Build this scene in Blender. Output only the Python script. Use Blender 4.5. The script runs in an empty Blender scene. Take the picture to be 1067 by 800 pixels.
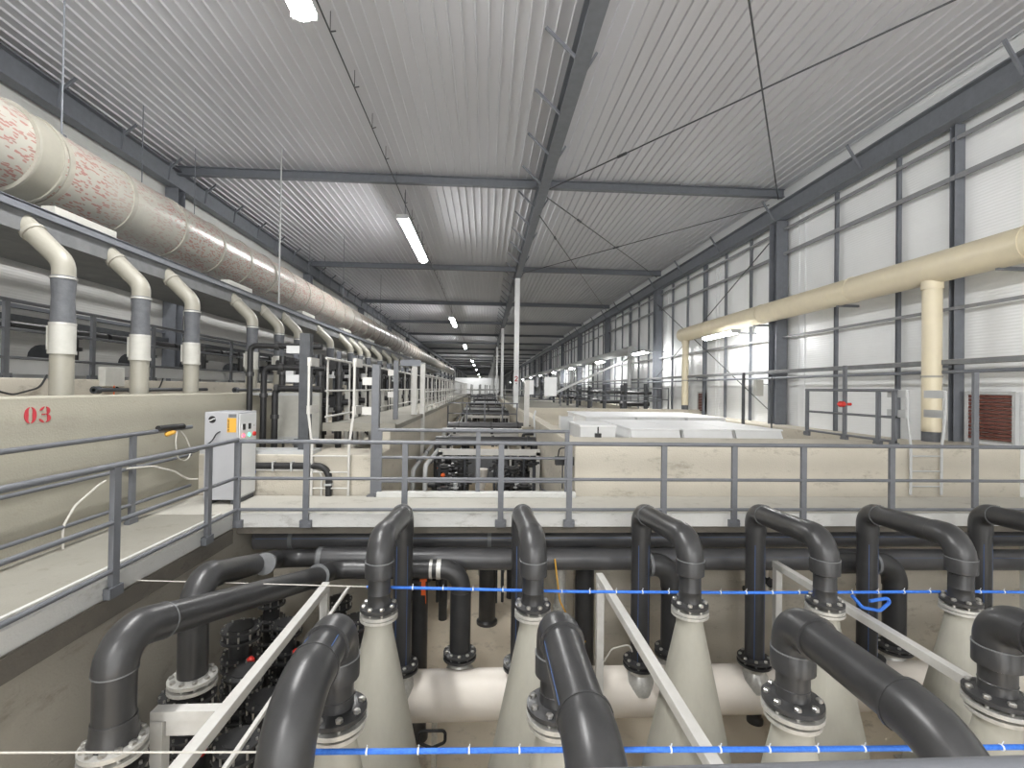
import bpy, bmesh, math, random
from mathutils import Vector, Matrix

# ------------------------------------------------------------------ camera, world, exposure
SC = bpy.context.scene
COL = SC.collection
EYE = Vector((0.0, 0.0, 1.85))
FOCAL = 500.0
yaw, pitch, roll = math.atan(28 / FOCAL), math.atan(4.5 / FOCAL), 0.0143
fwd = Vector((math.sin(yaw) * math.cos(pitch), math.cos(yaw) * math.cos(pitch), math.sin(pitch)))
rgt = Vector((math.cos(yaw), -math.sin(yaw), 0.0))
upv = rgt.cross(fwd)
r2 = rgt * math.cos(roll) + upv * math.sin(roll)
u2 = upv * math.cos(roll) - rgt * math.sin(roll)
cam_d = bpy.data.cameras.new('camera')
cam = bpy.data.objects.new('camera', cam_d)
COL.objects.link(cam)
M = Matrix((r2, u2, -fwd)).transposed().to_4x4()
M.translation = EYE
cam.matrix_world = M
cam_d.sensor_fit = 'HORIZONTAL'
cam_d.sensor_width = 36.0
cam_d.lens = 36.0 * FOCAL / 1067.0
cam_d.clip_start = 0.05
cam_d.clip_end = 600
SC.camera = cam
w = bpy.data.worlds.new('world')
SC.world = w
w.use_nodes = True
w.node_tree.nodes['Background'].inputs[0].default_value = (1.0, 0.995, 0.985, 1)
w.node_tree.nodes['Background'].inputs[1].default_value = 2.2  # added sky fill, let in by leaving the near end of the hall open
SC.view_settings.view_transform = 'Standard'
SC.view_settings.look = 'None'
SC.view_settings.gamma = 1.0
SC.view_settings.use_curve_mapping = False
SC.cycles.max_bounces = 14
SC.cycles.diffuse_bounces = 8
SC.view_settings.exposure = 1.0
LAMP_W = 52.0          # emission of the lamp diffusers
LAMP_COL = (1.0, 0.995, 0.98)
random.seed(7)

# ------------------------------------------------------------------ materials
def mat(name, col, rough=0.5, metal=0.0, col2=None, scale=4.0, amount=1.0, bump=0.0, bscale=30.0, spec=0.5, stretch=None, detail=6):
    m = bpy.data.materials.new(name)
    m.use_nodes = True
    nt = m.node_tree
    b = nt.nodes['Principled BSDF']
    b.inputs['Base Color'].default_value = (*col, 1)
    b.inputs['Roughness'].default_value = rough
    b.inputs['Metallic'].default_value = metal
    b.inputs['Specular IOR Level'].default_value = spec
    tc = nt.nodes.new('ShaderNodeTexCoord')
    src = tc.outputs['Object']
    if stretch:
        mp = nt.nodes.new('ShaderNodeMapping')
        mp.inputs['Scale'].default_value = stretch
        nt.links.new(src, mp.inputs['Vector'])
        src = mp.outputs['Vector']
    if col2:
        n = nt.nodes.new('ShaderNodeTexNoise')
        n.inputs['Scale'].default_value = scale
        n.inputs['Detail'].default_value = detail
        n.inputs['Roughness'].default_value = 0.65
        nt.links.new(src, n.inputs['Vector'])
        r = nt.nodes.new('ShaderNodeValToRGB')
        r.color_ramp.elements[0].position = 0.5 - 0.2 * amount
        r.color_ramp.elements[1].position = 0.5 + 0.2 * amount
        r.color_ramp.elements[0].color = (*col, 1)
        r.color_ramp.elements[1].color = (*col2, 1)
        nt.links.new(n.outputs['Fac'], r.inputs['Fac'])
        nt.links.new(r.outputs['Color'], b.inputs['Base Color'])
    if bump:
        n2 = nt.nodes.new('ShaderNodeTexNoise')
        n2.inputs['Scale'].default_value = bscale
        n2.inputs['Detail'].default_value = 4
        nt.links.new(src, n2.inputs['Vector'])
        bp = nt.nodes.new('ShaderNodeBump')
        bp.inputs['Strength'].default_value = bump
        bp.inputs['Distance'].default_value = 0.02
        nt.links.new(n2.outputs['Fac'], bp.inputs['Height'])
        nt.links.new(bp.outputs['Normal'], b.inputs['Normal'])
    return m

def emis(name, col, strength):
    m = bpy.data.materials.new(name)
    m.use_nodes = True
    b = m.node_tree.nodes['Principled BSDF']
    b.inputs['Base Color'].default_value = (*col, 1)
    b.inputs['Emission Color'].default_value = (*col, 1)
    b.inputs['Emission Strength'].default_value = strength
    return m

def concrete(name, a, b2, stain, horiz=0.0):
    """board-marked concrete with patches and darker stains"""
    m = mat(name, a, 0.85, 0, b2, 1.3, 1.3, 0.25, 40)
    nt = m.node_tree
    b = nt.nodes['Principled BSDF']
    base = b.inputs['Base Color'].links[0].from_socket
    tc = nt.nodes.new('ShaderNodeTexCoord')
    n = nt.nodes.new('ShaderNodeTexNoise')
    n.inputs['Scale'].default_value = 3.2
    n.inputs['Detail'].default_value = 8
    n.inputs['Roughness'].default_value = 0.75
    mp = nt.nodes.new('ShaderNodeMapping')
    mp.inputs['Scale'].default_value = (0.7, 0.7, 1.6)
    nt.links.new(tc.outputs['Object'], mp.inputs['Vector'])
    nt.links.new(mp.outputs['Vector'], n.inputs['Vector'])
    r = nt.nodes.new('ShaderNodeValToRGB')
    r.color_ramp.elements[0].position = 0.55
    r.color_ramp.elements[1].position = 0.70
    r.color_ramp.elements[0].color = (0, 0, 0, 1)
    r.color_ramp.elements[1].color = (0.75, 0.75, 0.75, 1)
    nt.links.new(n.outputs['Fac'], r.inputs['Fac'])
    mx = nt.nodes.new('ShaderNodeMix')
    mx.data_type = 'RGBA'
    nt.links.new(r.outputs['Color'], mx.inputs['Factor'])
    nt.links.new(base, mx.inputs[6])
    mx.inputs[7].default_value = (*stain, 1)
    out = mx.outputs[2]
    if horiz:
        wv = nt.nodes.new('ShaderNodeTexWave')
        wv.wave_type = 'BANDS'
        wv.bands_direction = 'Z'
        wv.inputs['Scale'].default_value = horiz
        wv.inputs['Distortion'].default_value = 1.2
        wv.inputs['Detail'].default_value = 3
        nt.links.new(tc.outputs['Object'], wv.inputs['Vector'])
        mx2 = nt.nodes.new('ShaderNodeMix')
        mx2.data_type = 'RGBA'
        mx2.blend_type = 'MULTIPLY'
        r3 = nt.nodes.new('ShaderNodeValToRGB')
        r3.color_ramp.elements[0].color = (0.86, 0.86, 0.86, 1)
        r3.color_ramp.elements[1].color = (1, 1, 1, 1)
        nt.links.new(wv.outputs['Color'], r3.inputs['Fac'])
        mx2.inputs['Factor'].default_value = 1.0
        nt.links.new(out, mx2.inputs[6])
        nt.links.new(r3.outputs['Color'], mx2.inputs[7])
        out = mx2.outputs[2]
    nt.links.new(out, b.inputs['Base Color'])
    return m

def duct_material():
    """cream spiral duct with short reddish-brown dashes printed over it"""
    m = mat('cream_duct', (0.40, 0.39, 0.345), 0.30, 0, (0.335, 0.325, 0.29), 1.5, 1.2, 0.05, 25)
    nt = m.node_tree
    b = nt.nodes['Principled BSDF']
    base = b.inputs['Base Color'].links[0].from_socket
    tc = nt.nodes.new('ShaderNodeTexCoord')
    sep = nt.nodes.new('ShaderNodeSeparateXYZ')
    nt.links.new(tc.outputs['Object'], sep.inputs[0])
    def mth(op, a, b=None):
        q = nt.nodes.new('ShaderNodeMath')
        q.operation = op
        for i, v in enumerate((a, b)):
            if v is None: continue
            if isinstance(v, (int, float)): q.inputs[i].default_value = v
            else: nt.links.new(v, q.inputs[i])
        return q.outputs[0]
    ang = mth('ARCTAN2', mth('ADD', sep.outputs['Z'], -4.94), mth('ADD', sep.outputs['X'], 6.5))
    cmb = nt.nodes.new('ShaderNodeCombineXYZ')
    nt.links.new(mth('MULTIPLY', ang, 3.6), cmb.inputs[0])
    nt.links.new(mth('MULTIPLY', sep.outputs['Y'], 3.4), cmb.inputs[1])
    nz = nt.nodes.new('ShaderNodeTexNoise')
    nz.inputs['Scale'].default_value = 1.6
    nt.links.new(cmb.outputs[0], nz.inputs['Vector'])
    add = nt.nodes.new('ShaderNodeMix')
    add.data_type = 'RGBA'
    add.blend_type = 'LINEAR_LIGHT'
    add.inputs['Factor'].default_value = 0.16
    nt.links.new(cmb.outputs[0], add.inputs[6])
    nt.links.new(nz.outputs['Color'], add.inputs[7])
    v = nt.nodes.new('ShaderNodeTexVoronoi')
    v.voronoi_dimensions = '2D'
    nt.links.new(add.outputs[2], v.inputs['Vector'])
    # short dash round each cell point: narrow across, long along the run
    sub = nt.nodes.new('ShaderNodeVectorMath')
    sub.operation = 'SUBTRACT'
    nt.links.new(add.outputs[2], sub.inputs[0])
    nt.links.new(v.outputs['Position'], sub.inputs[1])
    mp = nt.nodes.new('ShaderNodeMapping')
    mp.inputs['Scale'].default_value = (1.0, 0.28, 0.0)
    nt.links.new(sub.outputs[0], mp.inputs['Vector'])
    ln = nt.nodes.new('ShaderNodeVectorMath')
    ln.operation = 'LENGTH'
    nt.links.new(mp.outputs['Vector'], ln.inputs[0])
    r = nt.nodes.new('ShaderNodeValToRGB')
    r.color_ramp.elements[0].position = 0.055
    r.color_ramp.elements[1].position = 0.085
    r.color_ramp.elements[0].color = (0.8, 0.8, 0.8, 1)
    r.color_ramp.elements[1].color = (0, 0, 0, 1)
    nt.links.new(ln.outputs['Value'], r.inputs['Fac'])
    sc3 = nt.nodes.new('ShaderNodeSeparateColor')
    nt.links.new(v.outputs['Color'], sc3.inputs[0])
    keep = mth('GREATER_THAN', sc3.outputs[1], 0.60)
    # only in patches along the run
    n3 = nt.nodes.new('ShaderNodeTexNoise')
    n3.inputs['Scale'].default_value = 0.5
    nt.links.new(tc.outputs['Object'], n3.inputs['Vector'])
    r3 = nt.nodes.new('ShaderNodeValToRGB')
    r3.color_ramp.elements[0].position = 0.30
    r3.color_ramp.elements[1].position = 0.42
    nt.links.new(n3.outputs['Fac'], r3.inputs['Fac'])
    mul = nt.nodes.new('ShaderNodeMath')
    mul.operation = 'MULTIPLY'
    nt.links.new(mth('MULTIPLY', r.outputs['Color'], keep), mul.inputs[0])
    nt.links.new(r3.outputs['Color'], mul.inputs[1])
    rc = nt.nodes.new('ShaderNodeValToRGB')
    rc.color_ramp.elements[0].color = (0.13, 0.10, 0.08, 1)
    rc.color_ramp.elements[1].color = (0.30, 0.11, 0.095, 1)
    rc.color_ramp.elements[0].position = 0.4
    rc.color_ramp.elements[1].position = 0.6
    nt.links.new(v.outputs['Color'], rc.inputs['Fac'])
    mx = nt.nodes.new('ShaderNodeMix')
    mx.data_type = 'RGBA'
    nt.links.new(mul.outputs[0], mx.inputs['Factor'])
    nt.links.new(base, mx.inputs[6])
    nt.links.new(rc.outputs['Color'], mx.inputs[7])
    nt.links.new(mx.outputs[2], b.inputs['Base Color'])
    return m

def panel_material(name, col, rough, scale, strength, direction='Z'):
    m = mat(name, col, rough, 0, tuple(c * 0.93 for c in col), 0.7, 1.0)
    nt = m.node_tree
    b = nt.nodes['Principled BSDF']
    tc = nt.nodes.new('ShaderNodeTexCoord')
    wv = nt.nodes.new('ShaderNodeTexWave')
    wv.wave_type = 'BANDS'
    wv.bands_direction = direction
    wv.inputs['Scale'].default_value = scale
    nt.links.new(tc.outputs['Object'], wv.inputs['Vector'])
    bp = nt.nodes.new('ShaderNodeBump')
    bp.inputs['Strength'].default_value = strength
    bp.inputs['Distance'].default_value = 0.01
    nt.links.new(wv.outputs['Fac'], bp.inputs['Height'])
    nt.links.new(bp.outputs['Normal'], b.inputs['Normal'])
    return m

MT = dict(
    hdpe=mat('black_polyethylene', (0.028, 0.028, 0.029), 0.32, 0, (0.046, 0.046, 0.047), 3.0, 1.2, 0.06, 14, stretch=(1, 1, 1)),
    hdpe_fit=mat('black_fitting', (0.032, 0.032, 0.033), 0.33, 0, (0.05, 0.05, 0.051), 5, 1.2, 0.05, 30),
    hdpe_grey=mat('grey_pipe', (0.13, 0.135, 0.14), 0.4, 0, (0.2, 0.205, 0.21), 4, 1.0),
    stripe=mat('blue_stripe', (0.05, 0.12, 0.32), 0.4),
    seam=mat('grey_scuff', (0.22, 0.22, 0.22), 0.4),
    cone=mat('cone_fibreglass', (0.42, 0.41, 0.355), 0.5, 0, (0.34, 0.33, 0.285), 3.5, 1.2, 0.12, 18, stretch=(1, 1, 0.5)),
    manifold=mat('manifold_fibreglass', (0.82, 0.76, 0.68), 0.45, 0, (0.74, 0.69, 0.62), 2.5, 1.2, 0.08, 14),
    duct=duct_material(),
    duct_plain=mat('cream_pipe', (0.33, 0.315, 0.265), 0.4, 0, (0.28, 0.27, 0.23), 3, 1.2, 0.04, 20),
    band=mat('duct_band', (0.30, 0.29, 0.25), 0.5, 0, (0.38, 0.36, 0.31), 6, 1.0),
    sleeve=mat('grey_sleeve', (0.085, 0.09, 0.10), 0.62, 0, (0.12, 0.125, 0.135), 12, 1.0, 0.2, 40),
    coupling=mat('coupling_white', (0.50, 0.495, 0.455), 0.42, 0, (0.43, 0.425, 0.39), 7, 1.0),
    yellowpipe=mat('cream_yellow_pipe', (0.72, 0.65, 0.47), 0.36, 0, (0.64, 0.57, 0.43), 2.5, 1.2, 0.03, 15),
    steel=mat('slate_steel', (0.145, 0.155, 0.175), 0.5, 0, (0.175, 0.187, 0.21), 6, 1.0),
    rail=mat('grey_rail_paint', (0.12, 0.127, 0.14), 0.42, 0, (0.15, 0.157, 0.172), 8, 1.0),
    colpaint=mat('pale_grey_paint', (0.44, 0.45, 0.45), 0.5, 0, (0.49, 0.5, 0.5), 4, 1.0),
    darksteel=mat('dark_steel', (0.05, 0.054, 0.06), 0.5, 0, (0.075, 0.08, 0.088), 7, 1.0),
    galv=mat('galvanised_steel', (0.62, 0.61, 0.57), 0.35, 0.35, (0.46, 0.455, 0.43), 25, 1.0),
    bolt=mat('bolt_steel', (0.62, 0.61, 0.58), 0.3, 0.85, (0.42, 0.41, 0.39), 40, 1.0),
    white=mat('white_paint', (0.62, 0.61, 0.58), 0.42, 0, (0.54, 0.53, 0.5), 6, 1.0),
    whiteplastic=mat('white_plastic', (0.75, 0.76, 0.76), 0.35, 0, (0.68, 0.69, 0.69), 2, 1.0),
    cover=mat('white_cover', (0.88, 0.885, 0.885), 0.5, 0, (0.80, 0.81, 0.815), 3, 1.0),
    cabinet=mat('cabinet_paint', (0.43, 0.435, 0.455), 0.4, 0, (0.40, 0.405, 0.425), 2, 1.0),
    conc=concrete('tank_concrete', (0.58, 0.54, 0.46), (0.51, 0.475, 0.40), (0.29, 0.26, 0.21), 0.55),
    conc_wall=concrete('smooth_cream_wall', (0.44, 0.42, 0.345), (0.40, 0.38, 0.31), (0.36, 0.335, 0.27), 0.7),
    conc_deck=concrete('deck_concrete', (0.25, 0.24, 0.205), (0.30, 0.288, 0.25), (0.17, 0.155, 0.125)),
    conc_pale=concrete('pale_deck', (0.52, 0.505, 0.455), (0.46, 0.445, 0.40), (0.3, 0.28, 0.24)),
    hdpe_sheen=mat('sheen_black_pipe', (0.06, 0.06, 0.062), 0.3, 0, (0.09, 0.09, 0.093), 2.5, 1.2, 0.06, 14),  # lighter black pipe, its broad reflections put into the colour
    colwhite=mat('white_column_paint', (0.74, 0.75, 0.75), 0.45, 0, (0.68, 0.69, 0.69), 3, 1.0),
    conc_dark=concrete('dark_concrete', (0.16, 0.145, 0.12), (0.11, 0.10, 0.085), (0.06, 0.055, 0.045)),  # darker brown concrete for the strips under the walkway edges
    lamp_small=emis('aisle_lamp_diffuser', LAMP_COL, LAMP_W * 0.4),
    lamp_wall=emis('wall_lamp_diffuser', LAMP_COL, LAMP_W * 0.85),
    girt=mat('wall_rail_paint', (0.2, 0.205, 0.215), 0.5, 0, (0.25, 0.255, 0.265), 5, 1.0),
    fascia=concrete('edge_band', (0.62, 0.62, 0.60), (0.55, 0.55, 0.53), (0.3, 0.29, 0.26)),
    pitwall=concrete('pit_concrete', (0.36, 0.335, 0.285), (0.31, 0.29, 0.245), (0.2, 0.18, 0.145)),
    pitfloor=concrete('pit_floor', (0.78, 0.69, 0.55), (0.72, 0.63, 0.50), (0.38, 0.32, 0.24)),
    ceiling=mat('ceiling_sheet', (0.60, 0.605, 0.64), 0.4, 0, (0.54, 0.545, 0.575), 0.4, 1.2, stretch=(1, 0.15, 1)),
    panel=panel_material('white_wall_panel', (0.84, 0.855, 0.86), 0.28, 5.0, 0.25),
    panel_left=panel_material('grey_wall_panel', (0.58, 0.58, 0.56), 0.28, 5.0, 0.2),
    brick=panel_material('brown_slats', (0.17, 0.06, 0.045), 0.6, 8.0, 0.8),
    blue=mat('blue_rope', (0.02, 0.13, 0.62), 0.55, 0, (0.05, 0.22, 0.75), 40, 1.0, 0.3, 120),
    cord=mat('pale_cord', (0.55, 0.53, 0.48), 0.6, 0, (0.48, 0.46, 0.42), 30, 1.0),
    tie=mat('cable_tie', (0.75, 0.78, 0.8), 0.4),
    black=mat('black_rubber', (0.012, 0.012, 0.013), 0.5, 0, (0.02, 0.02, 0.021), 10, 1.0),
    red=mat('red_paint', (0.55, 0.045, 0.06), 0.6, 0, (0.48, 0.04, 0.055), 12, 1.0),
    redplastic=mat('red_handle', (0.62, 0.04, 0.03), 0.4),
    orange=mat('orange_plastic', (0.8, 0.13, 0.02), 0.45),
    yellow=mat('yellow_sign', (0.72, 0.40, 0.06), 0.5),
    blueplastic=mat('blue_plastic', (0.03, 0.12, 0.5), 0.4),
    lamp=emis('lamp_diffuser', LAMP_COL, LAMP_W),
    led_red=emis('red_indicator', (1.0, 0.05, 0.08), 3.0),
    led_green=emis('green_indicator', (0.1, 1.0, 0.45), 2.0),
)

# ------------------------------------------------------------------ geometry helpers
class MB:
    """collects simple solids; build() links them as one mesh object"""
    def __init__(self):
        self.v, self.f, self.s = [], [], []

    def add(self, vs, fs, smooth=False):
        o = len(self.v)
        self.v += [tuple(p) for p in vs]
        self.f += [tuple(i + o for i in f) for f in fs]
        self.s += [smooth] * len(fs)
        return self

    def box(self, c, d, rot=None):
        c = Vector(c)
        hx, hy, hz = d[0] / 2, d[1] / 2, d[2] / 2
        vs = [Vector((sx * hx, sy * hy, sz * hz)) for sx in (-1, 1) for sy in (-1, 1) for sz in (-1, 1)]
        if rot is not None:
            vs = [rot @ p for p in vs]
        vs = [c + p for p in vs]
        return self.add(vs, [(0, 1, 3, 2), (4, 6, 7, 5), (0, 4, 5, 1), (2, 3, 7, 6), (0, 2, 6, 4), (1, 5, 7, 3)])

    def box2(self, a, b):
        return self.box([(a[i] + b[i]) / 2 for i in range(3)], [abs(b[i] - a[i]) for i in range(3)])

    def bar(self, a, b, w, h):
        """rectangular bar from a to b, w sideways, h upward"""
        a, b = Vector(a), Vector(b)
        d = (b - a)
        L = d.length
        d.normalize()
        up = Vector((0, 0, 1)) if abs(d.z) < 0.98 else Vector((0, 1, 0))
        s = d.cross(up).normalized()
        u = s.cross(d).normalized()
        R = Matrix((s, d, u)).transposed()
        return self.box((a + b) / 2, (w, L, h), R)

    def ibeam(self, a, b, w, h, tf=0.02, tw=0.015):
        a, b = Vector(a), Vector(b)
        d = (b - a).normalized()
        up = Vector((0, 0, 1)) if abs(d.z) < 0.98 else Vector((0, 1, 0))
        s = d.cross(up).normalized()
        u = s.cross(d).normalized()
        self.bar(a + u * (h / 2 - tf / 2), b + u * (h / 2 - tf / 2), w, tf)
        self.bar(a - u * (h / 2 - tf / 2), b - u * (h / 2 - tf / 2), w, tf)
        return self.bar(a, b, tw, h - 2 * tf)

    def tube(self, path, r, bend=0.0, seg=16, cap=True, closed_arc=6):
        P = [Vector(p) for p in path]
        pts = [P[0]]
        for i in range(1, len(P) - 1):
            d1, d2 = (P[i] - P[i - 1]), (P[i + 1] - P[i])
            l1, l2 = d1.length, d2.length
            d1.normalize(); d2.normalize()
            ang = d1.angle(d2)
            if bend <= 0 or ang < 0.02:
                pts.append(P[i]); continue
            t = min(bend * math.tan(ang / 2), l1 * 0.49 if i > 1 else l1 * 0.98, l2 * 0.49 if i < len(P) - 2 else l2 * 0.98)
            rr = t / math.tan(ang / 2)
            n = (d2 - d1 * d1.dot(d2)).normalized()
            c = P[i] - d1 * t + n * rr
            k = max(3, int(closed_arc * ang / 0.8))
            for j in range(k + 1):
                th = ang * j / k
                pts.append(c - n * rr * math.cos(th) + d1 * rr * math.sin(th))
        pts.append(P[-1])
        cl = [pts[0]]
        for p in pts[1:]:
            if (p - cl[-1]).length > 1e-5:
                cl.append(p)
        pts = cl
        rings = []
        t0 = (pts[1] - pts[0]).normalized()
        ref = Vector((0, 0, 1)) if abs(t0.z) < 0.9 else Vector((1, 0, 0))
        n = (ref - t0 * ref.dot(t0)).normalized()
        vs, fs = [], []
        for i, p in enumerate(pts):
            if i == 0: t = t0
            elif i == len(pts) - 1: t = (pts[i] - pts[i - 1]).normalized()
            else: t = ((pts[i] - pts[i - 1]).normalized() + (pts[i + 1] - pts[i]).normalized()).normalized()
            n = (n - t * n.dot(t)).normalized()
            b = t.cross(n)
            for k in range(seg):
                a = 2 * math.pi * k / seg
                vs.append(p + (n * math.cos(a) + b * math.sin(a)) * r)
        for i in range(len(pts) - 1):
            for k in range(seg):
                k2 = (k + 1) % seg
                fs.append((i * seg + k, i * seg + k2, (i + 1) * seg + k2, (i + 1) * seg + k))
        self.add(vs, fs, True)
        if cap:
            o = len(pts) - 1
            self.add(vs[:seg], [tuple(range(seg))[::-1]])
            self.add(vs[o * seg:], [tuple(range(seg))])
        return self

    def cyl(self, a, b, r, seg=16, cap=True):
        return self.tube([a, b], r, 0, seg, cap)

    def lathe(self, base, prof, axis=(0, 0, 1), seg=24):
        """revolve (radius, height) pairs round an axis through base"""
        ax = Vector(axis).normalized()
        ref = Vector((1, 0, 0)) if abs(ax.x) < 0.9 else Vector((0, 1, 0))
        n = (ref - ax * ref.dot(ax)).normalized()
        b = ax.cross(n)
        base = Vector(base)
        vs, fs = [], []
        for (r, h) in prof:
            for k in range(seg):
                a = 2 * math.pi * k / seg
                vs.append(base + ax * h + (n * math.cos(a) + b * math.sin(a)) * r)
        for i in range(len(prof) - 1):
            for k in range(seg):
                k2 = (k + 1) % seg
                fs.append((i * seg + k, i * seg + k2, (i + 1) * seg + k2, (i + 1) * seg + k))
        if prof[0][0] > 1e-4: fs.append(tuple(range(seg))[::-1])
        if prof[-1][0] > 1e-4: fs.append(tuple(range((len(prof) - 1) * seg, len(prof) * seg)))
        return self.add(vs, fs, True)

    def mesh(self, name):
        me = bpy.data.meshes.new(name)
        me.from_pydata(self.v, [], self.f)
        me.polygons.foreach_set('use_smooth', self.s)
        me.validate()
        if any(self.s):
            me.set_sharp_from_angle(angle=math.radians(38))
        bm = bmesh.new()
        bm.from_mesh(me)
        bmesh.ops.recalc_face_normals(bm, faces=bm.faces)
        bm.to_mesh(me)
        bm.free()
        return me

    def build(self, name, m, parent=None, bevel=0.0):
        me = self.mesh(name)
        me.materials.append(MT[m] if isinstance(m, str) else m)
        o = bpy.data.objects.new(name, me)
        COL.objects.link(o)
        if parent is not None:
            o.parent = parent
            if parent.type == 'EMPTY': o.location = -parent.location   # mesh data is in metres of the hall
        if bevel:
            md = o.modifiers.new('bevel', 'BEVEL')
            md.width = bevel
            md.segments = 2
            md.limit_method = 'ANGLE'
        return o

ORD = ('first second third fourth fifth sixth seventh eighth ninth tenth eleventh twelfth thirteenth fourteenth fifteenth sixteenth '
       'seventeenth eighteenth nineteenth twentieth twenty-first twenty-second twenty-third twenty-fourth twenty-fifth twenty-sixth '
       'twenty-seventh twenty-eighth twenty-ninth thirtieth').split()
TENS = ['', '', 'twenty', 'thirty', 'forty', 'fifty', 'sixty', 'seventy', 'eighty', 'ninety']
TENTH = ['', '', 'twentieth', 'thirtieth', 'fortieth', 'fiftieth', 'sixtieth', 'seventieth', 'eightieth', 'ninetieth']
def nth(i):
    n = i + 1
    if n <= 20: return ORD[n - 1]
    return TENTH[n // 10] if n % 10 == 0 else TENS[n // 10] + '-' + ORD[n % 10 - 1]

def tag(o, label, cat, group=None, kind=None):
    o['label'] = label
    o['category'] = cat
    if group: o['group'] = group
    if kind: o['kind'] = kind
    return o

def empty(name, loc, label, cat, group=None, kind='thing'):
    o = bpy.data.objects.new(name, None)
    COL.objects.link(o)
    o.location = loc
    o.empty_display_size = 0.1
    return tag(o, label, cat, group, kind)

def solo(mb, name, m, label, cat, group=None, kind='thing', bevel=0.0):
    return tag(mb.build(name, m, None, bevel), label, cat, group, kind)

_shared = {}
def inst(key, mb_fn, m, name, parent, loc):
    """a child mesh sharing one mesh datablock, at a world location under an empty or a part"""
    if key not in _shared:
        me = mb_fn().mesh(name)
        me.materials.append(MT[m])
        _shared[key] = me
    o = bpy.data.objects.new(name, _shared[key])
    COL.objects.link(o)
    o.parent = parent
    o.location = Vector(loc) - (parent.location if parent.type == 'EMPTY' else Vector())
    return o

def hexbolt(h=0.07, r=0.016):
    b = MB()
    b.cyl((0, 0, -h), (0, 0, 0.02), r * 0.55, 8)
    b.lathe((0, 0, -0.005), [(r, 0), (r, 0.018), (r * 0.7, 0.024)], seg=6)
    return b
# ------------------------------------------------------------------ the hall
LX, RX, CZ, YEND, YBACK = -9.75, 9.8, 8.55, 250.0, -9.0
FR = [15.2 + 11 * k for k in range(-2, 22)]

solo(MB().box2((LX, YBACK, -3.8), (RX, YEND, -3.5)), 'floor', 'pitfloor', 'sandy concrete floor at the bottom of the pit', 'floor', kind='structure')
# ribbed ceiling sheet: flat pans with narrow ribs running the length of the hall
cm = MB()
prof = []
x = LX
while x < RX:
    prof += [(x, 0), (x + 0.208, 0), (x + 0.22, -0.04), (x + 0.238, -0.04)]
    x += 0.25
prof.append((RX, 0))
vs = [(px, YBACK, CZ + pz) for px, pz in prof] + [(px, YEND, CZ + pz) for px, pz in prof]
n = len(prof)
cm.add(vs, [(i, i + 1, n + i + 1, n + i) for i in range(n - 1)])
cm.box2((LX, YBACK, CZ + 0.05), (RX, YEND, CZ + 0.2))
solo(cm, 'ceiling', 'ceiling', 'grey ribbed metal sheet ceiling', 'ceiling', kind='structure')
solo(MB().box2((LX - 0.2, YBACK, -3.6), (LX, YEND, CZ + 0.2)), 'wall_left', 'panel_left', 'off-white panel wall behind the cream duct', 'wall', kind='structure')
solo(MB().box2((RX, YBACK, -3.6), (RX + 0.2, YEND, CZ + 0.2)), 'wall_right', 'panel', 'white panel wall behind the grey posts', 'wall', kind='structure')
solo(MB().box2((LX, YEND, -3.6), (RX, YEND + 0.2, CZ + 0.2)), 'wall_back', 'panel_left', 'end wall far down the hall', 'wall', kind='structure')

# pit and tank concrete
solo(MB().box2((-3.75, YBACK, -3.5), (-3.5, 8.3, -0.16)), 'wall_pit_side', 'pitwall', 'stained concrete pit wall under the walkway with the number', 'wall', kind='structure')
solo(MB().box2((LX, 8.3, -3.5), (-1.78, 9.2, 0.68)), 'wall_tank_block', 'conc', 'cream concrete block wall with conduit and ladder behind the walkway', 'wall', kind='structure', bevel=0.02)
tk = MB()
tk.box2((1.57, 8.25, -3.5), (RX, 9.6, 0.89))
solo(tk, 'wall_tank_front', 'conc', 'long stained cream tank wall behind the front railing', 'wall', kind='structure', bevel=0.02)
solo(MB().box2((1.57, 9.6, -3.5), (1.85, 21.5, 0.88)), 'wall_tank_side', 'conc', 'cream tank wall carrying the pale column', 'wall', kind='structure', bevel=0.02)
solo(MB().box2((1.85, 21.2, -3.5), (RX, 21.5, 1.0)), 'wall_tank_end', 'conc', 'cream cross wall beyond the white covers', 'wall', kind='structure', bevel=0.02)
solo(MB().box2((1.85, 9.6, -0.2), (8.9, 21.2, 0.25)), 'floor_tank', 'conc', 'floor of the covered tank', 'floor', kind='structure')
solo(MB().box2((8.9, 9.6, -3.5), (RX, 60.0, 0.80)), 'wall_ledge', 'conc', 'cream concrete ledge at the foot of the white panel wall', 'wall', kind='structure', bevel=0.02)
solo(MB().box2((-2.0, 9.2, -3.5), (-1.78, 21.5, 1.0)), 'wall_channel_side', 'conc', 'cream channel wall under the raised walkway', 'wall', kind='structure', bevel=0.02)
solo(MB().box2((-5.0, YBACK, -3.5), (-4.75, 11.6, 1.69)), 'wall_numbered', 'conc_wall', 'smooth cream tank wall with red stencilled 03', 'wall', kind='structure', bevel=0.02)
solo(MB().box2((-6.9, YBACK, -3.5), (-6.6, 60.0, 1.9)), 'wall_aisle', 'conc', 'cream wall under the side aisle railing', 'wall', kind='structure', bevel=0.02)
solo(MB().box2((-6.6, YBACK, -3.5), (-5.0, 11.3, 0.9)), 'floor_side_tank', 'conc', 'floor behind the numbered wall', 'floor', kind='structure')
solo(MB().box2((-6.6, 11.6, -3.5), (-2.0, 60.0, 0.35)).box2((-4.75, 9.2, -3.5), (-2.0, 11.6, 0.35)), 'floor_filter_bay', 'conc', 'floor under the black filter pipework', 'floor', kind='structure')
solo(MB().box2((LX, YBACK, 1.6), (-6.9, 60.0, 1.88)), 'floor_aisle', 'conc_deck', 'deck of the side aisle behind the drop pipes', 'floor', kind='structure')

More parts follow.
